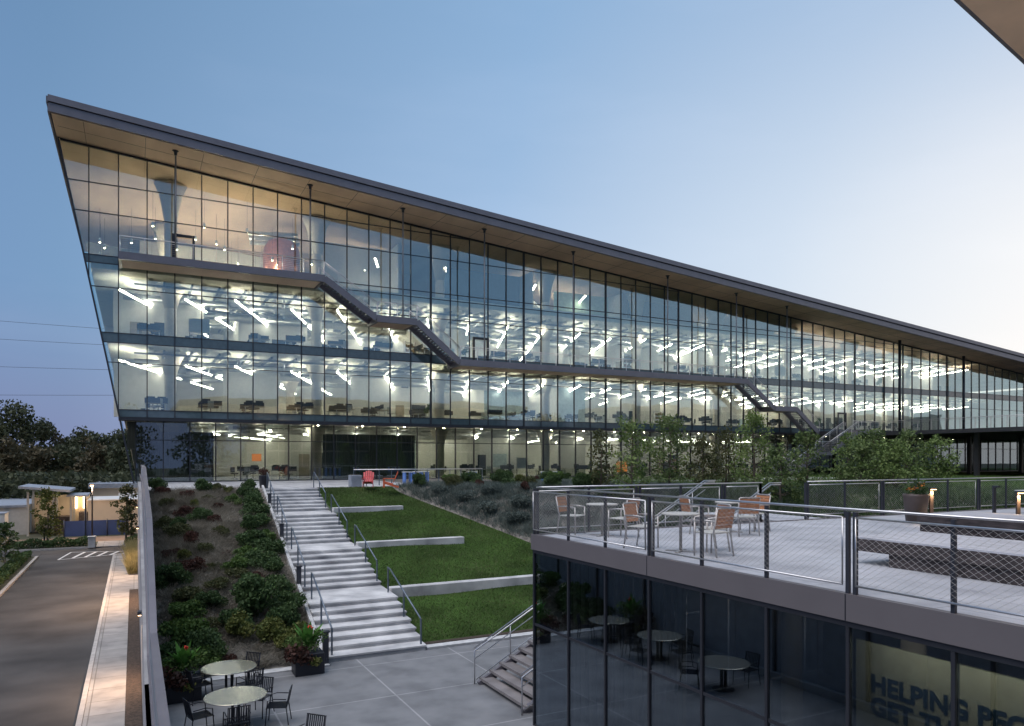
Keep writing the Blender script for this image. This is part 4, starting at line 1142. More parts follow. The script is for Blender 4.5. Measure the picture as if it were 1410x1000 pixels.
# overhead wires far behind
for i, (za, zb) in enumerate(((438,450),(463,472),(501,506),(540,541))):
    d = 240
    a = px(-500, d); b = px(400, d)
    k0 = (632-(za-(zb-za)*500/150))/1000*d+1.8; k1 = (632-(zb+(zb-za)*250/150))/1000*d+1.8
    pts = []
    for q in range(13):
        f = q/12; pts.append((a[0]+(b[0]-a[0])*f, a[1]+(b[1]-a[1])*f, k0+(k1-k0)*f - 4*f*(1-f)))
    o = MB().tube(pts, .055, 5).build('power_line', M['cable'], None)
    tag(o, f'{["topmost","second from top","third from top","lowest"][i]} thin power line crossing the sky left of the building', 'power line', 'overhead power lines')
# far left low buildings
def far_building(name, lab, x0, x1, y0, y1, h, m, rm='roof_grey', hr=.35, over=.3):
    t = thing(name, lab, 'building', ((x0+x1)/2, (y0+y1)/2, RZ))
    MB().box(x0, x1, y0, y1, RZ-.05, RZ+h).build('wall', M[m], t, True)
    MB().box(x0-over, x1+over, y0-over, y1+over, RZ+h+.002, RZ+h+hr).build('roof', M[rm], t, True)
    return t
far_building('low_building', 'long low grey building with a flat roof at the far left', -45, -10.6, 97, 128, 3.0, 'grey_wall', 'roof_grey', .25, .15)
far_building('low_building', 'beige blank walled building behind the blue fence', -4.5, 1.8, 93, 101, 3.75, 'beige_wall', 'white_paint', .12, .1)
far_building('low_building', 'long low dark roofed building with a lit eave beyond the beige one', -4.8, 12, 108, 120, 4.6, 'beige_wall', 'roof_grey', .6, .4)
t = thing('shed', 'open metal shed with a slanted pale roof and warm light inside', 'shed', (-9, 97, RZ))
mb = MB()
for x in (-10.2,-7.9,-6.2,-4.8):
    for y in (94,99): mb.box(x-.1,x+.1,y-.1,y+.1,RZ,RZ+(4.8 if x < -7 else 4.2))
mb.build('posts', M['grey_wall'], t, True)
MB().box(-6.6,-4.6,93.2,100,RZ+4.22,RZ+4.4).hexa([(-10.9,92.5,RZ+5.25),(-6.2,92.5,RZ+4.75),(-6.2,101,RZ+4.75),(-10.9,101,RZ+5.25),(-10.9,92.5,RZ+5.5),(-6.2,92.5,RZ+5.0),(-6.2,101,RZ+5.0),(-10.9,101,RZ+5.5)]).build('roof', M['roof_grey'], t, True)
MB().box(-10.4,-4.6,99.2,99.4,RZ,RZ+4.2).build('rear_wall', M['beige_wall'], t, True)
MB().box(-8.3,-6.4,95.5,98,RZ,RZ+1.9).box(-5.6,-4.4,96.5,98,RZ,RZ+2.3).build('crates', M['timber'], t, True)
MB().box(-6.1,-5.9,98.9,99.1,RZ+2.6,RZ+4.1).box(-5.3,-5.1,98.9,99.1,RZ+2.6,RZ+4.1).build('lamp', M['warm_lamp'], t, True)
l = bpy.data.lights.new('shed_lamp', 'POINT'); l.energy = 260; l.color = (1,.76,.50); l.shadow_soft_size = .4
o = bpy.data.objects.new('shed_lamp', l); C.objects.link(o); o.location = (-5.4, 95.5, RZ+3.9)
l = bpy.data.lights.new('road_lamp', 'POINT'); l.energy = 1300; l.color = (1,.66,.40); l.shadow_soft_size = .4
o = bpy.data.objects.new('road_lamp', l); C.objects.link(o); o.location = (-3.8, 85.5, RZ+5.2)
t = thing('street_lamp', 'tall dark street lamp pole by the footpath beyond the crossing', 'street lamp', (-3.8, 85.9, RZ))
MB().tube([(0,0,0),(0,0,5.5),(0,-.4,5.7)], .07, 8).build('pole', M['post_dark'], t); MB().box(-.15,.15,-.7,-.3,5.62,5.72).build('lamp_head', M['warm_lamp'], t)
# blue screen fence
t = thing('fence', 'low fence covered with blue screening in front of the beige building', 'fence', (-1, 91.5, RZ))
MB().box(-6.6, -.6, 90.5, 90.56, RZ+.1, RZ+1.75).build('screening', M['blue_screen'], t, True)
for k in range(4): MB().tube([(-6.6+k*2.0,90.42,RZ),(-6.6+k*2.0,90.42,RZ+1.9)], .05, 6).build('post', M['post_dark'], t, True)
# posts along the verge
for i, x in enumerate((-7.6,-4.2,-.2,3.6)):
    o = thing('fence_post', f'{["leftmost","second","third","rightmost"][i]} thin dark post behind the hedges beyond the crossing', 'post', (x, 82.3, RZ+.1), 0, 'thin posts beyond the crossing')
    MB().box(-.07,.07,-.07,.07,0,(1.5,4.3,2.6,1.5)[i]).build('post', M['post_dark'], o); MB().box(-.09,.09,-.09,.09,(1.51,4.31,2.61,1.51)[i],(1.6,4.4,2.7,1.6)[i]).build('cap', M['post_dark'], o)
o = thing('concrete_pier', 'short pale concrete pier at the left of the footpath beyond the crossing', 'pier', (-3.5, 78.6, RZ+.1))
MB().box(-.3,.3,-.3,.3,0,.95).build('shaft', M['concrete'], o, False, .02); MB().box(-.34,.34,-.34,.34,.951,1.05).build('cap', M['concrete_edge'], o)
# white container / enclosure at the far left
o = thing('storage_container', 'pale ribbed storage container at the far left edge', 'container', (-13.4, 87, RZ+.1))
mb = MB().box(-3,2.2,-1.2,1.2,.0,2.9)
for k in range(17): mb.box(-2.95+k*.3,-2.8+k*.3,-1.25,-1.21,.1,2.8)
mb.build('body', M['white_paint'], o); MB().box(-3.05,2.25,-1.27,1.27,2.91,3.0).build('lid', M['roof_grey'], o)
# truck
o = thing('box_truck', 'white truck with dark windscreen beyond the far buildings', 'truck', (-.6, 106, RZ+.02), 0)
MB().prism([(-1.2,.7),(1.4,.7),(1.4,3.6),(-.5,3.6),(-1.2,2.2)], 'x', -1.1, 1.1).build('cab', M['white_paint'], o, False, .04)
MB().hexa([(-.95,-1.24,2.15),(.95,-1.24,2.15),(.95,-1.20,2.2),(-.95,-1.20,2.2),(-.95,-.60,3.4),(.95,-.60,3.4),(.95,-.54,3.45),(-.95,-.54,3.45)]).build('windscreen', M['monitor'], o)
MB().box(-1.2,1.2,1.5,7,.9,3.9).build('box_body', M['white_paint'], o, False, .03)
for x in (-1,1):
    for y in (0,5.5):
        w_ = MB(); w_.tube([(x-.15*x,y,.48),(x+.1*x,y,.48)], .48, 20); w_ = w_.build('wheel', M['black_metal'], o)
    MB().box(x*.85-.15,x*.85+.15,-1.28,-1.21,1.0,1.25).build('headlight', M['white_paint'], o)
# ------------------------------------------------------------------ terrace pavilion
TX, TY = 8.34, 15.05
P = thing('terrace_pavilion', 'dark glass pavilion with mauve grey edge band and paved roof terrace', 'building', (TX, 0, PZ))
MB().box(TX+.12, 45, -14, TY-.12, -.30, .0).build('terrace_paving', M['deck_pave'], P, True)
MB().box(TX, TX+.115, -14, TY, -.34, .02).box(TX+.118, 45, TY-.115, TY, -.34, .02).build('edge_band', M['pavil_fascia'], P, True)
MB().box(TX+.03, TX+.12, -14, TY-.03, -.42, -.345).box(TX+.125, 45, TY-.12, TY-.03, -.42, -.345).build('edge_trim', M['dark_frame'], P, True)
mb = MB()
for y in (10.67, 6.48, 2.29): mb.box(TX-.004, TX-.0005, y-.008, y+.008, -.335, .015)
mb.build('band_joints', M['dark_frame'], P, True)
mods = [TY-.06] + [13.46-1.397*k for k in range(19)]
for a, b in zip(mods, mods[1:]):
    w = MB().box(TX+.06, TX+.09, b+.03, a-.03, PZ+.05, -2.13).box(TX+.06, TX+.09, b+.03, a-.03, -2.07, -.43).build('window', M['pavilion_glass'], P, True)
    MB().box(TX+.045, TX+.105, b+.026, a-.026, -2.125, -2.075).box(TX+.045, TX+.105, b+.026, a-.026, PZ+.0, PZ+.045).build('window_frame', M['dark_frame'], w, True)
for y in mods: MB().box(TX+.03, TX+.12, y-.024, y+.024, PZ, -.425).build('mullion', M['dark_frame'], P, True)
mb = MB()
for k in range(14): mb.box(TX+.2+k*1.5, TX+1.62+k*1.5, TY-.10, TY-.07, PZ+.05, -.5)
mb.build('end_glazing', M['pavilion_glass'], P, True)
MB().box(TX+.2, 44, -13, TY-.2, PZ-.05, PZ+.01).build('inner_floor', M['inner_floor'], P, True)
MB().box(TX+.3, 44, -13, TY-.3, -.42, -.31).build('ceiling', M['white_wall'], P, True)
MB().box(18, 18.2, -13, TY-.3, PZ, -.5).build('rear_wall', M['grey_wall'], P, True)
mb = MB()
for k in range(13): mb.box(TX+.7, TX+.78, 10.5+k*.33, 10.66+k*.33, PZ+.02, -.6)
mb.build('curtain', M['curtain'], P, True)
for y in (9.3, 7.0): MB().lathe([(.18,PZ),(.18,-.5)], (TX+2.2,y,0), 16).build('column', M['column'], P, True)
# lettering panel inside
XT = TX + .90
o = MB().box(XT, XT+.05, 1.0, 7.0, -3.4, -.80).build('lettered_panel', M['text_panel'], P, True)
def text(body, y, z, size):
    cu = bpy.data.curves.new('lettering', 'FONT'); cu.body = body; cu.size = size; cu.extrude = .004; cu.offset = .012; cu.space_character = 1.02
    ob = bpy.data.objects.new('lettering', cu); C.objects.link(ob)
    ob.rotation_euler = (R(90), 0, R(-90)); ob.location = (XT-.008, y, z)
    bpy.context.view_layer.update()
    dg = bpy.context.evaluated_depsgraph_get()
    me = bpy.data.meshes.new_from_object(ob.evaluated_get(dg)); me.transform(ob.matrix_world)
    bpy.data.objects.remove(ob)
    me.transform(Matrix.Translation(-(P.location+o.location)))
    me.materials.clear(); me.materials.append(M['letters'])
    m = bpy.data.objects.new('lettering', me); C.objects.link(m); m.parent = o
    return m
text('HELPING PEOPLE', 6.76, -1.47, .335)
text('GET TH', 6.76, -1.78, .335)
l = bpy.data.lights.new('panel_fill', 'AREA'); l.energy = 46; l.color = (1,.94,.78); l.size = 1.2; l.size_y = 4; l.shape = 'RECTANGLE'
# area light added under the ceiling to brighten the lettering; it has no fixture
oo = bpy.data.objects.new('panel_fill', l); C.objects.link(oo); oo.location = (TX+.42, 4.6, -.52); oo.rotation_euler = (0, R(-22), 0)
l.size = .25

# railings of the terrace
def wires(mb, pa, pb, z0, z1, sp=.105, r=.0018):
    """diamond mesh between two posts"""
    pa = Vector(pa); pb = Vector(pb); L = (pb-pa).length; d = (pb-pa)/L; H = z1-z0; sl = 1.0/.62
    def seg(u0, dirn):
        # line u = u0 + dirn*(z)*sl inverse
        pts = []
        k = 1.45*dirn
        # u from u0 at z=0 to u0+k*H at z=H ; clip to 0..L
        ua, ub = u0, u0+k*H; za, zb = 0., H
        if ua > ub: ua, ub, za, zb = ub, ua, zb, za
        if ub <= 0 or ua >= L: return
        if ua < 0: za = za + (zb-za)*(0-ua)/(ub-ua); ua = 0
        if ub > L: zb = za + (zb-za)*(L-ua)/(ub-ua); ub = L
        a = pa + d*ua; b = pa + d*ub
        mb.tube([(a.x,a.y,z0+za),(b.x,b.y,z0+zb)], r, 3, False)
    u = -H*1.5
    while u < L+H*1.5:
        seg(u, 1); seg(u, -1); u += sp
def railing(name, lab, pts_posts, double=(), nx=0, ny=0):
    """posts: list of (x,y); outer frame at the post line, inner handrail offset by (nx,ny)"""
    a0 = pts_posts[0]
    t = thing(name, lab, 'railing', (a0[0], a0[1], 0))
    for i, (x, y) in enumerate(pts_posts):
        o = MB().box(x-.024, x+.024, y-.024, y+.024, -.30, 1.10).build('post', M['post_dark'], t, True)
        if i in double:
            ox, oy = (.09*abs(ny) if False else 0), 0
            dxy = Vector((pts_posts[min(i+1, len(pts_posts)-1)][0]-x, pts_posts[min(i+1, len(pts_posts)-1)][1]-y, 0)).normalized()*.11
            MB().box(x+dxy.x-.024, x+dxy.x+.024, y+dxy.y-.024, y+dxy.y+.024, -.30, 1.10).build('post', M['post_dark'], t, True)
    br_ = sorted(set([0]+[i for i in double]+[len(pts_posts)-1]))
    for ia, ib in zip(br_, br_[1:]):
        (xa, ya), (xb, yb) = pts_posts[ia], pts_posts[ib]
        a = Vector((xa,ya,0)) - Vector((nx,ny,0))*.05; b = Vector((xb,yb,0)) - Vector((nx,ny,0))*.05
        dd = (b-a).normalized()
        a += dd*(.15 if ia in double else .03); b -= dd*.05
        fr = MB()
        for z in (1.03, .14): fr.tube([(a.x,a.y,z),(b.x,b.y,z)], .014, 8)
        for q in (a, b): fr.tube([(q.x,q.y,.14),(q.x,q.y,1.03)], .012, 6)
        fo = fr.build('panel_frame', M['steel'], t, True)
        w = MB(); wires(w, (a.x,a.y,0), (b.x,b.y,0), .14, 1.03, r=.0018 if nx else .0014)
        w.build('wire_mesh', M['wire'], fo, True)
    a = Vector((*pts_posts[0],1.13)) + Vector((nx,ny,0))*.06; b = Vector((*pts_posts[-1],1.13)) + Vector((nx,ny,0))*.06
    MB().tube([a, b], .017, 8).build('top_rail', M['steel'], t, True)
    return t
ys = [TY-.08] + [13.46-1.397*k for k in range(10)]
railing('terrace_railing', 'long metal railing with diamond wire mesh along the near edge of the terrace', [(TX+.05, y) for y in ys], double=(3, 6, 9), nx=1, ny=0)
xs = [TX+.15+1.45*k for k in range(6)]
railing('terrace_railing', 'wire mesh railing along the back edge of the terrace, left of the stair opening', [(x, TY-.06) for x in xs], double=(2, 4, 5), nx=0, ny=-1)
xs = [17.55+1.72*k for k in range(10)]
railing('terrace_railing', 'wire mesh railing along the back edge of the terrace, right of the stair opening', [(x, TY-.06) for x in xs], double=(0, 2, 5, 8), nx=0, ny=-1)
# side stair from plaza to terrace
t = thing('side_stairs', 'open tread concrete stairs rising from the plaza behind the dark glass pavilion', 'stairs', (8.6, 17, PZ))
n = 26; run = 8.0/n; h = 4.5/n
mb = MB()
for k in range(n):
    x = 8.6+k*run; z = PZ+(k+1)*h
    mb.box(x, x+run+.05, 15.75, 18.5, z-.075, z)
mb.build('treads', M['side_tread'], t, True)
for y in (15.85, 18.40):
    MB().bar((8.55,y,PZ-.02),(16.6,y,-.22), .10, .22).build('stringer', M['fascia'], t, True)
MB().box(16.66, 18.6, TY+.02, 18.6, -.3, .0).build('landing', M['deck_pave'], t, True)
def sloperail(lab, y):
    g = thing('handrail', lab, 'handrail', (8.5, y, PZ), 0, 'handrails of the side stairs')
    A = Vector((8.45,y,PZ+.93)); Bq = Vector((16.9,y,1.02))
    MB().tube([(8.45,y,PZ),A,Bq,(17.3,y,1.02)], .024, 8).tube([A+Vector((0,.06,.05)),Bq+Vector((0,.06,.05)),Bq+Vector((.5,.06,.05))], .02, 8).build('rail', M['steel'], g, True)
    MB().tube([(8.5,y,PZ+.12),(16.6,y,.10)], .016, 6).tube([(8.45,y,PZ+.7),(16.9,y,.78)], .014, 6).build('lower_rail', M['steel'], g, True)
    for k in range(1, 8):
        f = k/7.5; x = 8.45+8.45*f; MB().tube([(x,y,PZ+.05+4.52*f),(x,y,PZ+.93+4.57*f)], .018, 6).build('post', M['steel'], g, True)
    w = MB(); 
sloperail('slender steel handrail on the lawn side of the plaza side stairs', 18.5)
sloperail('slender steel handrail on the pavilion side of the plaza side stairs', 15.7)

# terrace chairs and tables (local: faces +y)
def tchair():
    t = thing('terrace_chair', 'x', 'chair', (0,0,0), 0, 'metal chairs with wooden slatted backs on the terrace')
    for s in (-1,1):
        MB().tube([(s*.25,.23,0),(s*.25,.22,.64)], .017, 8).build('leg', M['chair_metal'], t)
        MB().tube([(s*.25,-.27,0),(s*.25,-.20,.45),(s*.25,-.29,.89)], .017, 8).build('leg', M['chair_metal'], t)
        MB().tube([(s*.25,.22,.64),(s*.26,.0,.665),(s*.25,-.235,.66)], .018, 8).build('armrest', M['chair_metal'], t)
    MB().box(-.24,.24,-.21,.24,.425,.452).build('seat', M['chair_seat'], t, False, .01)
    mb = MB()
    for k in range(5):
        z = .525+k*.072; y = -.215-(z-.45)*.2
        mb.hexa([(-.235,y-.012,z),(.235,y-.012,z),(.235,y+.012,z),(-.235,y+.012,z),(-.235,y-.026,z+.062),(.235,y-.026,z+.062),(.235,y-.002,z+.062),(-.235,y-.002,z+.062)])
    mb.build('backrest', M['wood'], t)
    MB().tube([(-.25,-.29,.89),(-.15,-.297,.90),(.15,-.297,.90),(.25,-.29,.89)], .017, 8).build('back_frame', M['chair_metal'], t)
    return t
def ttable(lab, loc):
    t = thing('terrace_table', lab, 'table', loc, 0, 'round pedestal tables on the terrace')
    MB().lathe([(.36,.715),(.37,.725),(.37,.742),(.355,.75)], (0,0,0), 36).build('tabletop', M['table_stone'], t)
    MB().lathe([(.03,.02),(.03,.70),(.10,.714)], (0,0,0), 14).build('pedestal', M['chair_metal'], t)
    mb = MB()
    for k in range(4): mb.bar((0,0,.022),(.30*math.cos(k*math.pi/2+.6),.30*math.sin(k*math.pi/2+.6),.012), .07, .02)
    mb.build('base', M['chair_metal'], t); return t
ttable('round pedestal table at the left end of the terrace near the corner', (9.75, 14.15, 0))
ttable('round pedestal table nearest the camera behind the mesh railing', (9.42, 11.0, 0))
ttable('round pedestal table at the back of the terrace by the stair opening', (13.0, 13.35, 0))
tc = None
def face(fx, fy, tx, ty): return math.atan2(ty-fy, tx-fx) - math.pi/2
for lab, x, y, tx, ty in (
    ('chair with pinkish slatted back left of the corner table', 9.35, 14.85, 9.75, 14.15),
    ('chair with orange slatted back right of the corner table', 9.95, 13.60, 9.75, 14.15),
    ('slatted back chair left of the nearest round table', 9.10, 11.80, 9.42, 11.0),
    ('slatted back chair right of the nearest round table, back to the camera right', 9.55, 10.25, 9.42, 11.0),
    ('slatted back chair behind the nearest round table, half hidden', 10.05, 10.85, 9.42, 11.0),
    ('slatted back chair in front of the back table by the stair opening', 12.75, 12.65, 13.0, 13.35),
    ('slatted back chair right of the back table by the stair opening', 13.75, 13.3, 13.0, 13.35),
    ('slatted back chair left of the back table by the stair opening', 12.1, 13.6, 13.0, 13.35)):
    if tc is None: tc = tchair(); tc.location = (x,y,0); tc.rotation_euler = (0,0,face(x,y,tx,ty)); tc['label'] = lab
    else: dup(tc, (x,y,0), face(x,y,tx,ty), lab)
# timber benches
def bench(lab, x0, x1, y0, y1, h, ov):
    t = thing('platform_bench', lab, 'bench', (x0, y1, 0), 0, 'large timber platform benches')
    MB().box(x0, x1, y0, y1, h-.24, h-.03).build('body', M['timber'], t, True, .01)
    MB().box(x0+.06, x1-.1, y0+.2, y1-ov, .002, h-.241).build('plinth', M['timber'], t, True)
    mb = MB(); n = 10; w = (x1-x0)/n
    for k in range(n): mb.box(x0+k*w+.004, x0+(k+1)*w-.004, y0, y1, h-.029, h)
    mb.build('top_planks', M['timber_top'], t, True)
bench('wide timber platform bench with pale plank top nearest the railing', 11.05, 12.9, -3, 8.45, .46, .65)
bench('second timber platform bench farther back beside the flower pot', 17.15, 19.2, 0, 11.3, .44, .05)
t = pot('tall brown pot with orange flowers at the back of the terrace', (19.7, 13.0, 0), .34, .80, 'pot_brown', 'leaf_dark', 'flower_orange', .8)
def bollard(lab, loc, side=0, lit=True):
    t = thing('bollard_light', lab, 'bollard', loc, 0, 'square bollard lights on the terrace')
    MB().box(-.075,.075,.035,.075,0,.94).box(-.075,.075,-.075,.034,0,.10).build('post', M['pot_brown'] if lit else M['post_dark'], t)
    MB().box(-.08,.08,-.08,.08,.90,.96).build('head', M['post_dark'], t) if not lit else MB().box(-.08,.08,-.08,.08,.941,.985).build('head', M['post_dark'], t)
    if lit:
        MB().box(-.06,.06,-.06,.03,.925,.94).build('lens', M['warm_lamp'], t)
        l = bpy.data.lights.new('bollard_lamp', 'SPOT'); l.energy = 110; l.color = (1,.66,.36); l.spot_size = R(150); l.spot_blend = .6; l.shadow_soft_size = .05
        o = bpy.data.objects.new('bollard_lamp', l); C.objects.link(o); o.parent = t; o.location = (0,-.01,.915)
bollard('lit square bollard right behind the flower pot', (20.1, 12.75, 0))
bollard('lit square bollard at the right edge of the view beyond the second bench', (19.9, 10.36, 0))
bollard('unlit dark bollard between the two lit ones', (24.0, 13.2, 0), lit=False)
t = thing('terrace_table', 'round table with wire chairs at the far right of the terrace', 'table', (26.5, 13.2, 0))
MB().lathe([(.7,.72),(.7,.75)], (0,0,0), 32).build('tabletop', M['steel'], t); MB().tube([(0,0,0),(0,0,.71)], .05, 10).build('pedestal', M['black_metal'], t)
struct('terrace_lawn', MB().box(19.6, 30, 9.2, 10.6, -.1, .03).box(19.25,19.6,11.3,12.6,-.1,.03), M['lawn'])

# ------------------------------------------------------------------ plaza furniture
def wchair():
    t = thing('wire_chair', 'x', 'chair', (0,0,0), 0, 'black wire armchairs around the plaza tables')
    for s in (-1,1):
        MB().tube([(s*.26,.25,0),(s*.25,.20,.62),(s*.25,.05,.66),(s*.25,-.22,.64)], .012, 6).build('leg', M['black_metal'], t)
        MB().tube([(s*.26,-.28,0),(s*.23,-.22,.44),(s*.23,-.30,.84)], .012, 6).build('leg', M['black_metal'], t)
    mb = MB()
    for k in range(11): mb.bar((-.23+k*.046,-.22,.44),(-.23+k*.046,.23,.45), .022, .008)
    mb.bar((-.25,.23,.44),(.25,.23,.44),.02,.02).bar((-.25,-.22,.43),(.25,-.22,.43),.02,.02); mb.build('seat', M['black_metal'], t)
    mb = MB()
    for k in range(9): mb.bar((-.2+k*.05,-.235,.50),(-.2+k*.05,-.30,.83), .024, .008, (0,1,0))
    mb.bar((-.24,-.30,.84),(.24,-.30,.84),.02,.02).bar((-.24,-.235,.50),(.24,-.235,.50),.02,.02); mb.build('backrest', M['black_metal'], t)
    return t
def ptable(lab, loc):
    t = thing('plaza_table', lab, 'table', loc, 0, 'round brass topped tables on the plaza')
    MB().lathe([(.68,.715),(.70,.725),(.70,.738),(.69,.745)], (0,0,0), 48).build('tabletop', M['brass_top'], t)
    for s in (-1,1): MB().box(s*.07-.03,s*.07+.03,-.03,.03,.02,.714).build('pedestal', M['black_metal'], t)
    MB().lathe([(.30,0),(.30,.018)], (0,0,0), 28).build('base', M['black_metal'], t)
T1, T2, T3 = (2.25, 20.7), (2.12, 18.15), (2.50, 14.95)
ptable('round brass topped table farthest from the camera, near the planted bank', (*T1, PZ))
ptable('round brass topped table in the middle of the plaza row', (*T2, PZ))
ptable('round brass topped table cut by the bottom edge of the photo', (*T3, PZ))
wc = None
for lab, (tx, ty), ang, d in (
    ('black wire chair left of the farthest brass table', T1, 195, .75), ('black wire chair behind the farthest brass table on the right', T1, 50, .82), ('black wire chair left rear of the farthest brass table', T1, 150, .85), ('black wire chair in front of the farthest brass table', T1, 300, .85),
    ('black wire chair left of the middle brass table', T2, 190, .8), ('black wire chair behind right of the middle brass table', T2, 45, .85), ('black wire chair right of the middle brass table', T2, 345, .95), ('black wire chair in front of the middle brass table', T2, 265, .9),
    ('black wire chair right of the nearest brass table', T3, 35, .9), ('black wire chair left of the nearest brass table', T3, 180, .85)):
    x = tx+d*math.cos(R(ang)); y = ty+d*math.sin(R(ang))
    if wc is None: wc = wchair(); wc.location = (x,y,PZ); wc.rotation_euler = (0,0,face(x,y,tx,ty)); wc['label'] = lab
    else: dup(wc, (x,y,PZ), face(x,y,tx,ty)+rr.uniform(-.2,.2), lab)
# planters at the foot of the bank
def sqplanter(lab, loc, sx, sy, h):
    t = thing('square_planter', lab, 'planter', loc)
    MB().box(-sx,sx,-sy,sy,0,h).build('box', M['pot_black'], t, False, .015)
    c = cloud([(0,0,h+.25,.38),(.3,.1,h+.4,.30),(-.35,.1,h+.25,.34)], 1900, .7)
    npmesh('leaves', leafquads(c, .045), 4, M['leaf_green'], t)
    mb = MB()
    for k in range(22):
        a = k*2.4; r1 = .12+.30*rr.random(); z0 = h+.15; z1 = h+.45+.45*rr.random(); w = .07+.03*rr.random()
        ca, sa = math.cos(a), math.sin(a)
        P0 = Vector((ca*.05, sa*.05, z0)); P1 = Vector((ca*r1*.7, sa*r1*.7, (z0+z1)*.5+.1)); P2 = Vector((ca*r1*1.3, sa*r1*1.3, z1)); n_ = Vector((-sa, ca, 0))*w
        mb.add([P0, P1-n_, P1+n_*.2, P2, P1+n_], [(0,1,3,2),(0,2,3,4)])
    mb.build('broad_leaves', M['canna'], t)
    c = cloud([(-.4,-.25,h+.05,.36),(-.15,-.3,h-.1,.28)], 2600, .7)
    npmesh('dark_leaves', leafquads(c, .06), 4, M['leaf_red'], t)
    c = cloud([(.12,-.36,h-.2,.2)], 2800, .9)
    npmesh('trailing_leaves', leafquads(c, .05), 4, M['leaf_yellow'], t)
    c = cloud([(.05,0,h+.72,.07),(.11,.02,h+.68,.05)], 9000, .9)
    npmesh('flower', leafquads(c, .03), 4, M['flower_red'], t)
sqplanter('dark square planter with green and purple foliage and a red bloom beside the stair foot', (4.55, 21.75, PZ), .42, .30, .62)
sqplanter('dark square planter with a red bloom near the screen wall', (1.15, 20.9, PZ), .42, .35, .62)

# ------------------------------------------------------------------ neighbouring wing overhead (camera side)
Wg = thing('neighbour_canopy', 'brown soffit corner of a roof overhang above the camera at the upper right', 'canopy', (16, 6, 9.8))
zc = 9.8
poly = [(12.68,7.72),(40,12.6),(60,10),(60,-30),(6,-30),(6,-4)]
MB().prism([(12.75,7.62),(40,12.5),(60,9.9),(60,-29.9),(6.1,-29.9),(6.1,-3.9)], 'z', zc, zc+.06).build('soffit', M['canopy_soffit'], Wg, True)
MB().prism(poly, 'z', zc+.061, zc+1.1).build('roof', M['fascia'], Wg, True)
S_ = thing('south_wing', 'dark glass wing behind the camera, seen only in reflections', 'building', (30, -8, 0))
MB().box(20, 60, -30, -6, -4.4, zc-.01).box(105, 230, -45, -22, -1, 15).box(60.1, 105, -40, -20, -1, 8).build('wall', M['grey_wall'], S_, True)
mb = MB()
for k in range(20):
    for z in (.1, 3.3, 6.5): mb.box(20.1+k*2, 21.9+k*2, -5.99, -5.95, z, z+2.9)
for k in range(60):
    for z in (.1, 4.8, 9.6): mb.box(105.1+k*2, 106.9+k*2, -21.99, -21.95, z, z+4.0)
mb.build('window', M['spandrel'], S_, True)
t = thing('fill_fixture', 'added unseen warm lamp on the wing wall behind the camera, brightening the canopy', 'wall lamp', (20.5, -5.95, 6.5))
MB().box(-.2,.2,0,.14,-.15,.15).build('housing', M['post_dark'], t); MB().box(-.16,.16,.141,.16,-.11,.11).build('lens', M['warm_lamp'], t)
l = bpy.data.lights.new('canopy_fill', 'POINT'); l.energy = 700; l.color = (1,.70,.45); l.shadow_soft_size = .2  # unseen fill light, added to brighten the canopy soffit
o = bpy.data.objects.new('canopy_fill', l); C.objects.link(o); o.location = (20.5, -5.2, 6.5)
# dark trees behind the camera that the glass mirrors
for i in range(16):
    x = -70 + i*14 + rr.uniform(-3,3); y = -55 + rr.uniform(-8,8)
    make_tree('tree', f'dark mirrored tree behind the camera, number word {["one","two","three","four","five","six","seven","eight","nine","ten","eleven","twelve","thirteen","fourteen","fifteen","sixteen"][i]} from the west', (x, y, RZ), rr.uniform(17,22), 8, 'leaf_woods', 'bark', 26, .34, .1, 22, 'tree', 'trees behind the camera', 300+i, .3, .6)

# ------------------------------------------------------------------ sky, sun, camera
w = bpy.data.worlds.new('World'); S.world = w; w.use_nodes = True
nt = w.node_tree; nt.nodes.clear()
out = nt.nodes.new('ShaderNodeOutputWorld'); bg = nt.nodes.new('ShaderNodeBackground')
tc_ = nt.nodes.new('ShaderNodeTexCoord'); sep = nt.nodes.new('ShaderNodeSeparateXYZ'); nt.links.new(tc_.outputs['Generated'], sep.inputs[0])
sd = Vector((1.0,.03,.03)).normalized()
dot = N(nt, 'ShaderNodeVectorMath', operation='DOT_PRODUCT'); nt.links.new(tc_.outputs['Generated'], dot.inputs[0]); dot.inputs[1].default_value = sd
mr = N(nt, 'ShaderNodeMapRange'); nt.links.new(dot.outputs['Value'], mr.inputs[0]); mr.inputs[1].default_value = -1; mr.inputs[2].default_value = 1
low = ramp(nt, mr.outputs[0], [(0,(.12,.17,.34)),(.3,(.17,.20,.42)),(.48,(.20,.26,.46)),(.73,(.46,.56,.75)),(.87,(.76,.79,.84)),(.95,(.96,.94,.93))])
mid = ramp(nt, mr.outputs[0], [(0,(.10,.19,.40)),(.3,(.14,.26,.52)),(.48,(.185,.325,.54)),(.73,(.37,.53,.76)),(.87,(.64,.74,.87)),(.95,(.9,.91,.93))])
hi  = ramp(nt, mr.outputs[0], [(0,(.08,.16,.35)),(.3,(.10,.20,.42)),(.48,(.135,.26,.45)),(.73,(.25,.42,.66)),(.95,(.42,.55,.75))])
mix1 = nt.nodes.new('ShaderNodeMix'); mix1.data_type = 'RGBA'; mix2 = nt.nodes.new('ShaderNodeMix'); mix2.data_type = 'RGBA'
m1 = N(nt, 'ShaderNodeMapRange', interpolation_type='SMOOTHSTEP'); nt.links.new(sep.outputs[2], m1.inputs[0]); m1.inputs[1].default_value = .0; m1.inputs[2].default_value = .22
m2 = N(nt, 'ShaderNodeMapRange', interpolation_type='SMOOTHSTEP'); nt.links.new(sep.outputs[2], m2.inputs[0]); m2.inputs[1].default_value = .2; m2.inputs[2].default_value = .62
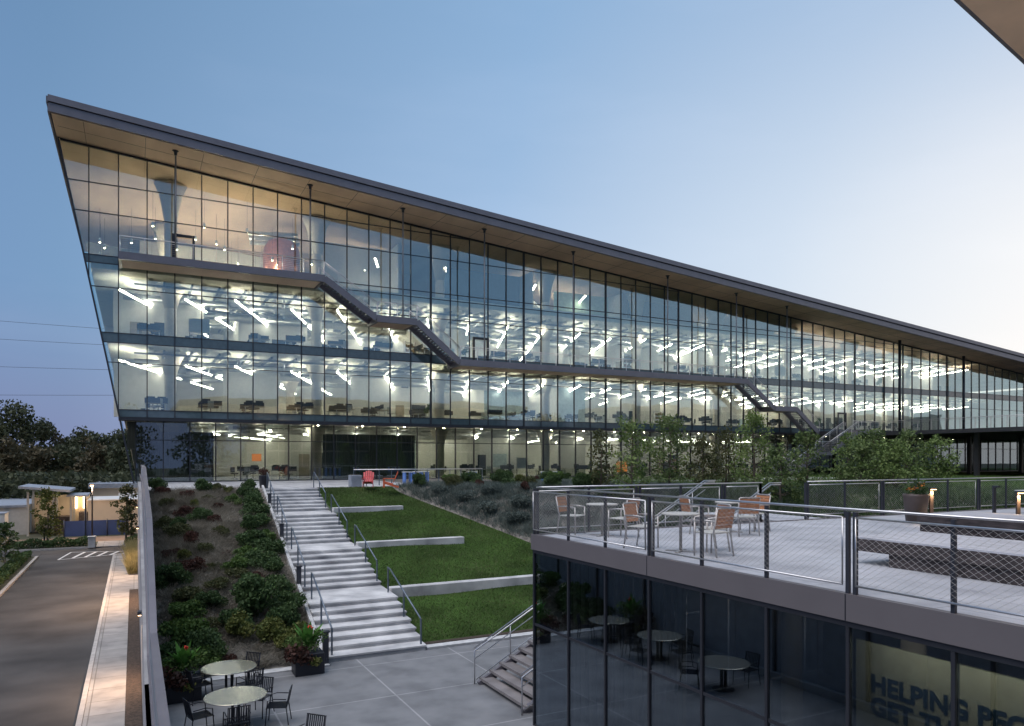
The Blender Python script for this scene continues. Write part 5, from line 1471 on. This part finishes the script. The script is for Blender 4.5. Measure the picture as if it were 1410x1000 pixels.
nt.links.new(m1.outputs[0], mix1.inputs[0]); nt.links.new(low, mix1.inputs[6]); nt.links.new(mid, mix1.inputs[7])
nt.links.new(m2.outputs[0], mix2.inputs[0]); nt.links.new(mix1.outputs[2], mix2.inputs[6]); nt.links.new(hi, mix2.inputs[7])
# thin high cloud streaks
mp = nt.nodes.new('ShaderNodeMapping'); mp.inputs['Scale'].default_value = (1.6,1.6,7); mp.inputs['Rotation'].default_value = (0,.12,0); nt.links.new(tc_.outputs['Generated'], mp.inputs[0])
cn = N(nt, 'ShaderNodeTexNoise', Scale=1.6, Detail=5.); nt.links.new(mp.outputs[0], cn.inputs['Vector'])
cr = ramp(nt, cn.outputs['Fac'], [(.45,(0,0,0)),(.75,(.035,.03,.03))])
ad = nt.nodes.new('ShaderNodeMix'); ad.data_type = 'RGBA'; ad.blend_type = 'ADD'; ad.inputs[0].default_value = 1
nt.links.new(mix2.outputs[2], ad.inputs[6]); nt.links.new(cr, ad.inputs[7])
sky = nt.nodes.new('ShaderNodeTexSky'); sky.sky_type = 'NISHITA'; sky.sun_disc = False; sky.sun_elevation = R(1.5); sky.sun_rotation = R(88)
sm = nt.nodes.new('ShaderNodeMix'); sm.data_type = 'RGBA'; sm.blend_type = 'ADD'; sm.inputs[0].default_value = .02
nt.links.new(ad.outputs[2], sm.inputs[6]); nt.links.new(sky.outputs[0], sm.inputs[7])
nt.links.new(sm.outputs[2], bg.inputs[0]); bg.inputs[1].default_value = 1.0
nt.links.new(bg.outputs[0], out.inputs[0])
sl = bpy.data.lights.new('sun', 'SUN'); sl.energy = 3.0; sl.angle = R(60); sl.color = (1,.95,.93)
so = bpy.data.objects.new('sun', sl); C.objects.link(so)
so.rotation_euler = Vector((.42,.10,-.85)).to_track_quat('-Z','Y').to_euler()
cam = bpy.data.cameras.new('camera'); co = bpy.data.objects.new('camera', cam); C.objects.link(co)
co.location = (0,0,1.8); co.rotation_euler = (R(90),0,R(-27.5))
cam.sensor_width = 36; cam.lens = 25.53; cam.shift_y = .0936; cam.clip_end = 4000; cam.clip_start = .05
S.camera = co
S.view_settings.view_transform = 'Standard'; S.view_settings.look = 'None'; S.view_settings.exposure = 0; S.view_settings.gamma = 1
cy = S.cycles
cy.use_denoising = True
try: cy.denoiser = 'OPENIMAGEDENOISE'
except Exception: pass
cy.max_bounces = 7; cy.diffuse_bounces = 3; cy.glossy_bounces = 3; cy.transmission_bounces = 4; cy.transparent_max_bounces = 24
cy.sample_clamp_indirect = 4; cy.sample_clamp_direct = 0; cy.caustics_reflective = False; cy.caustics_refractive = False
cy.use_light_tree = True
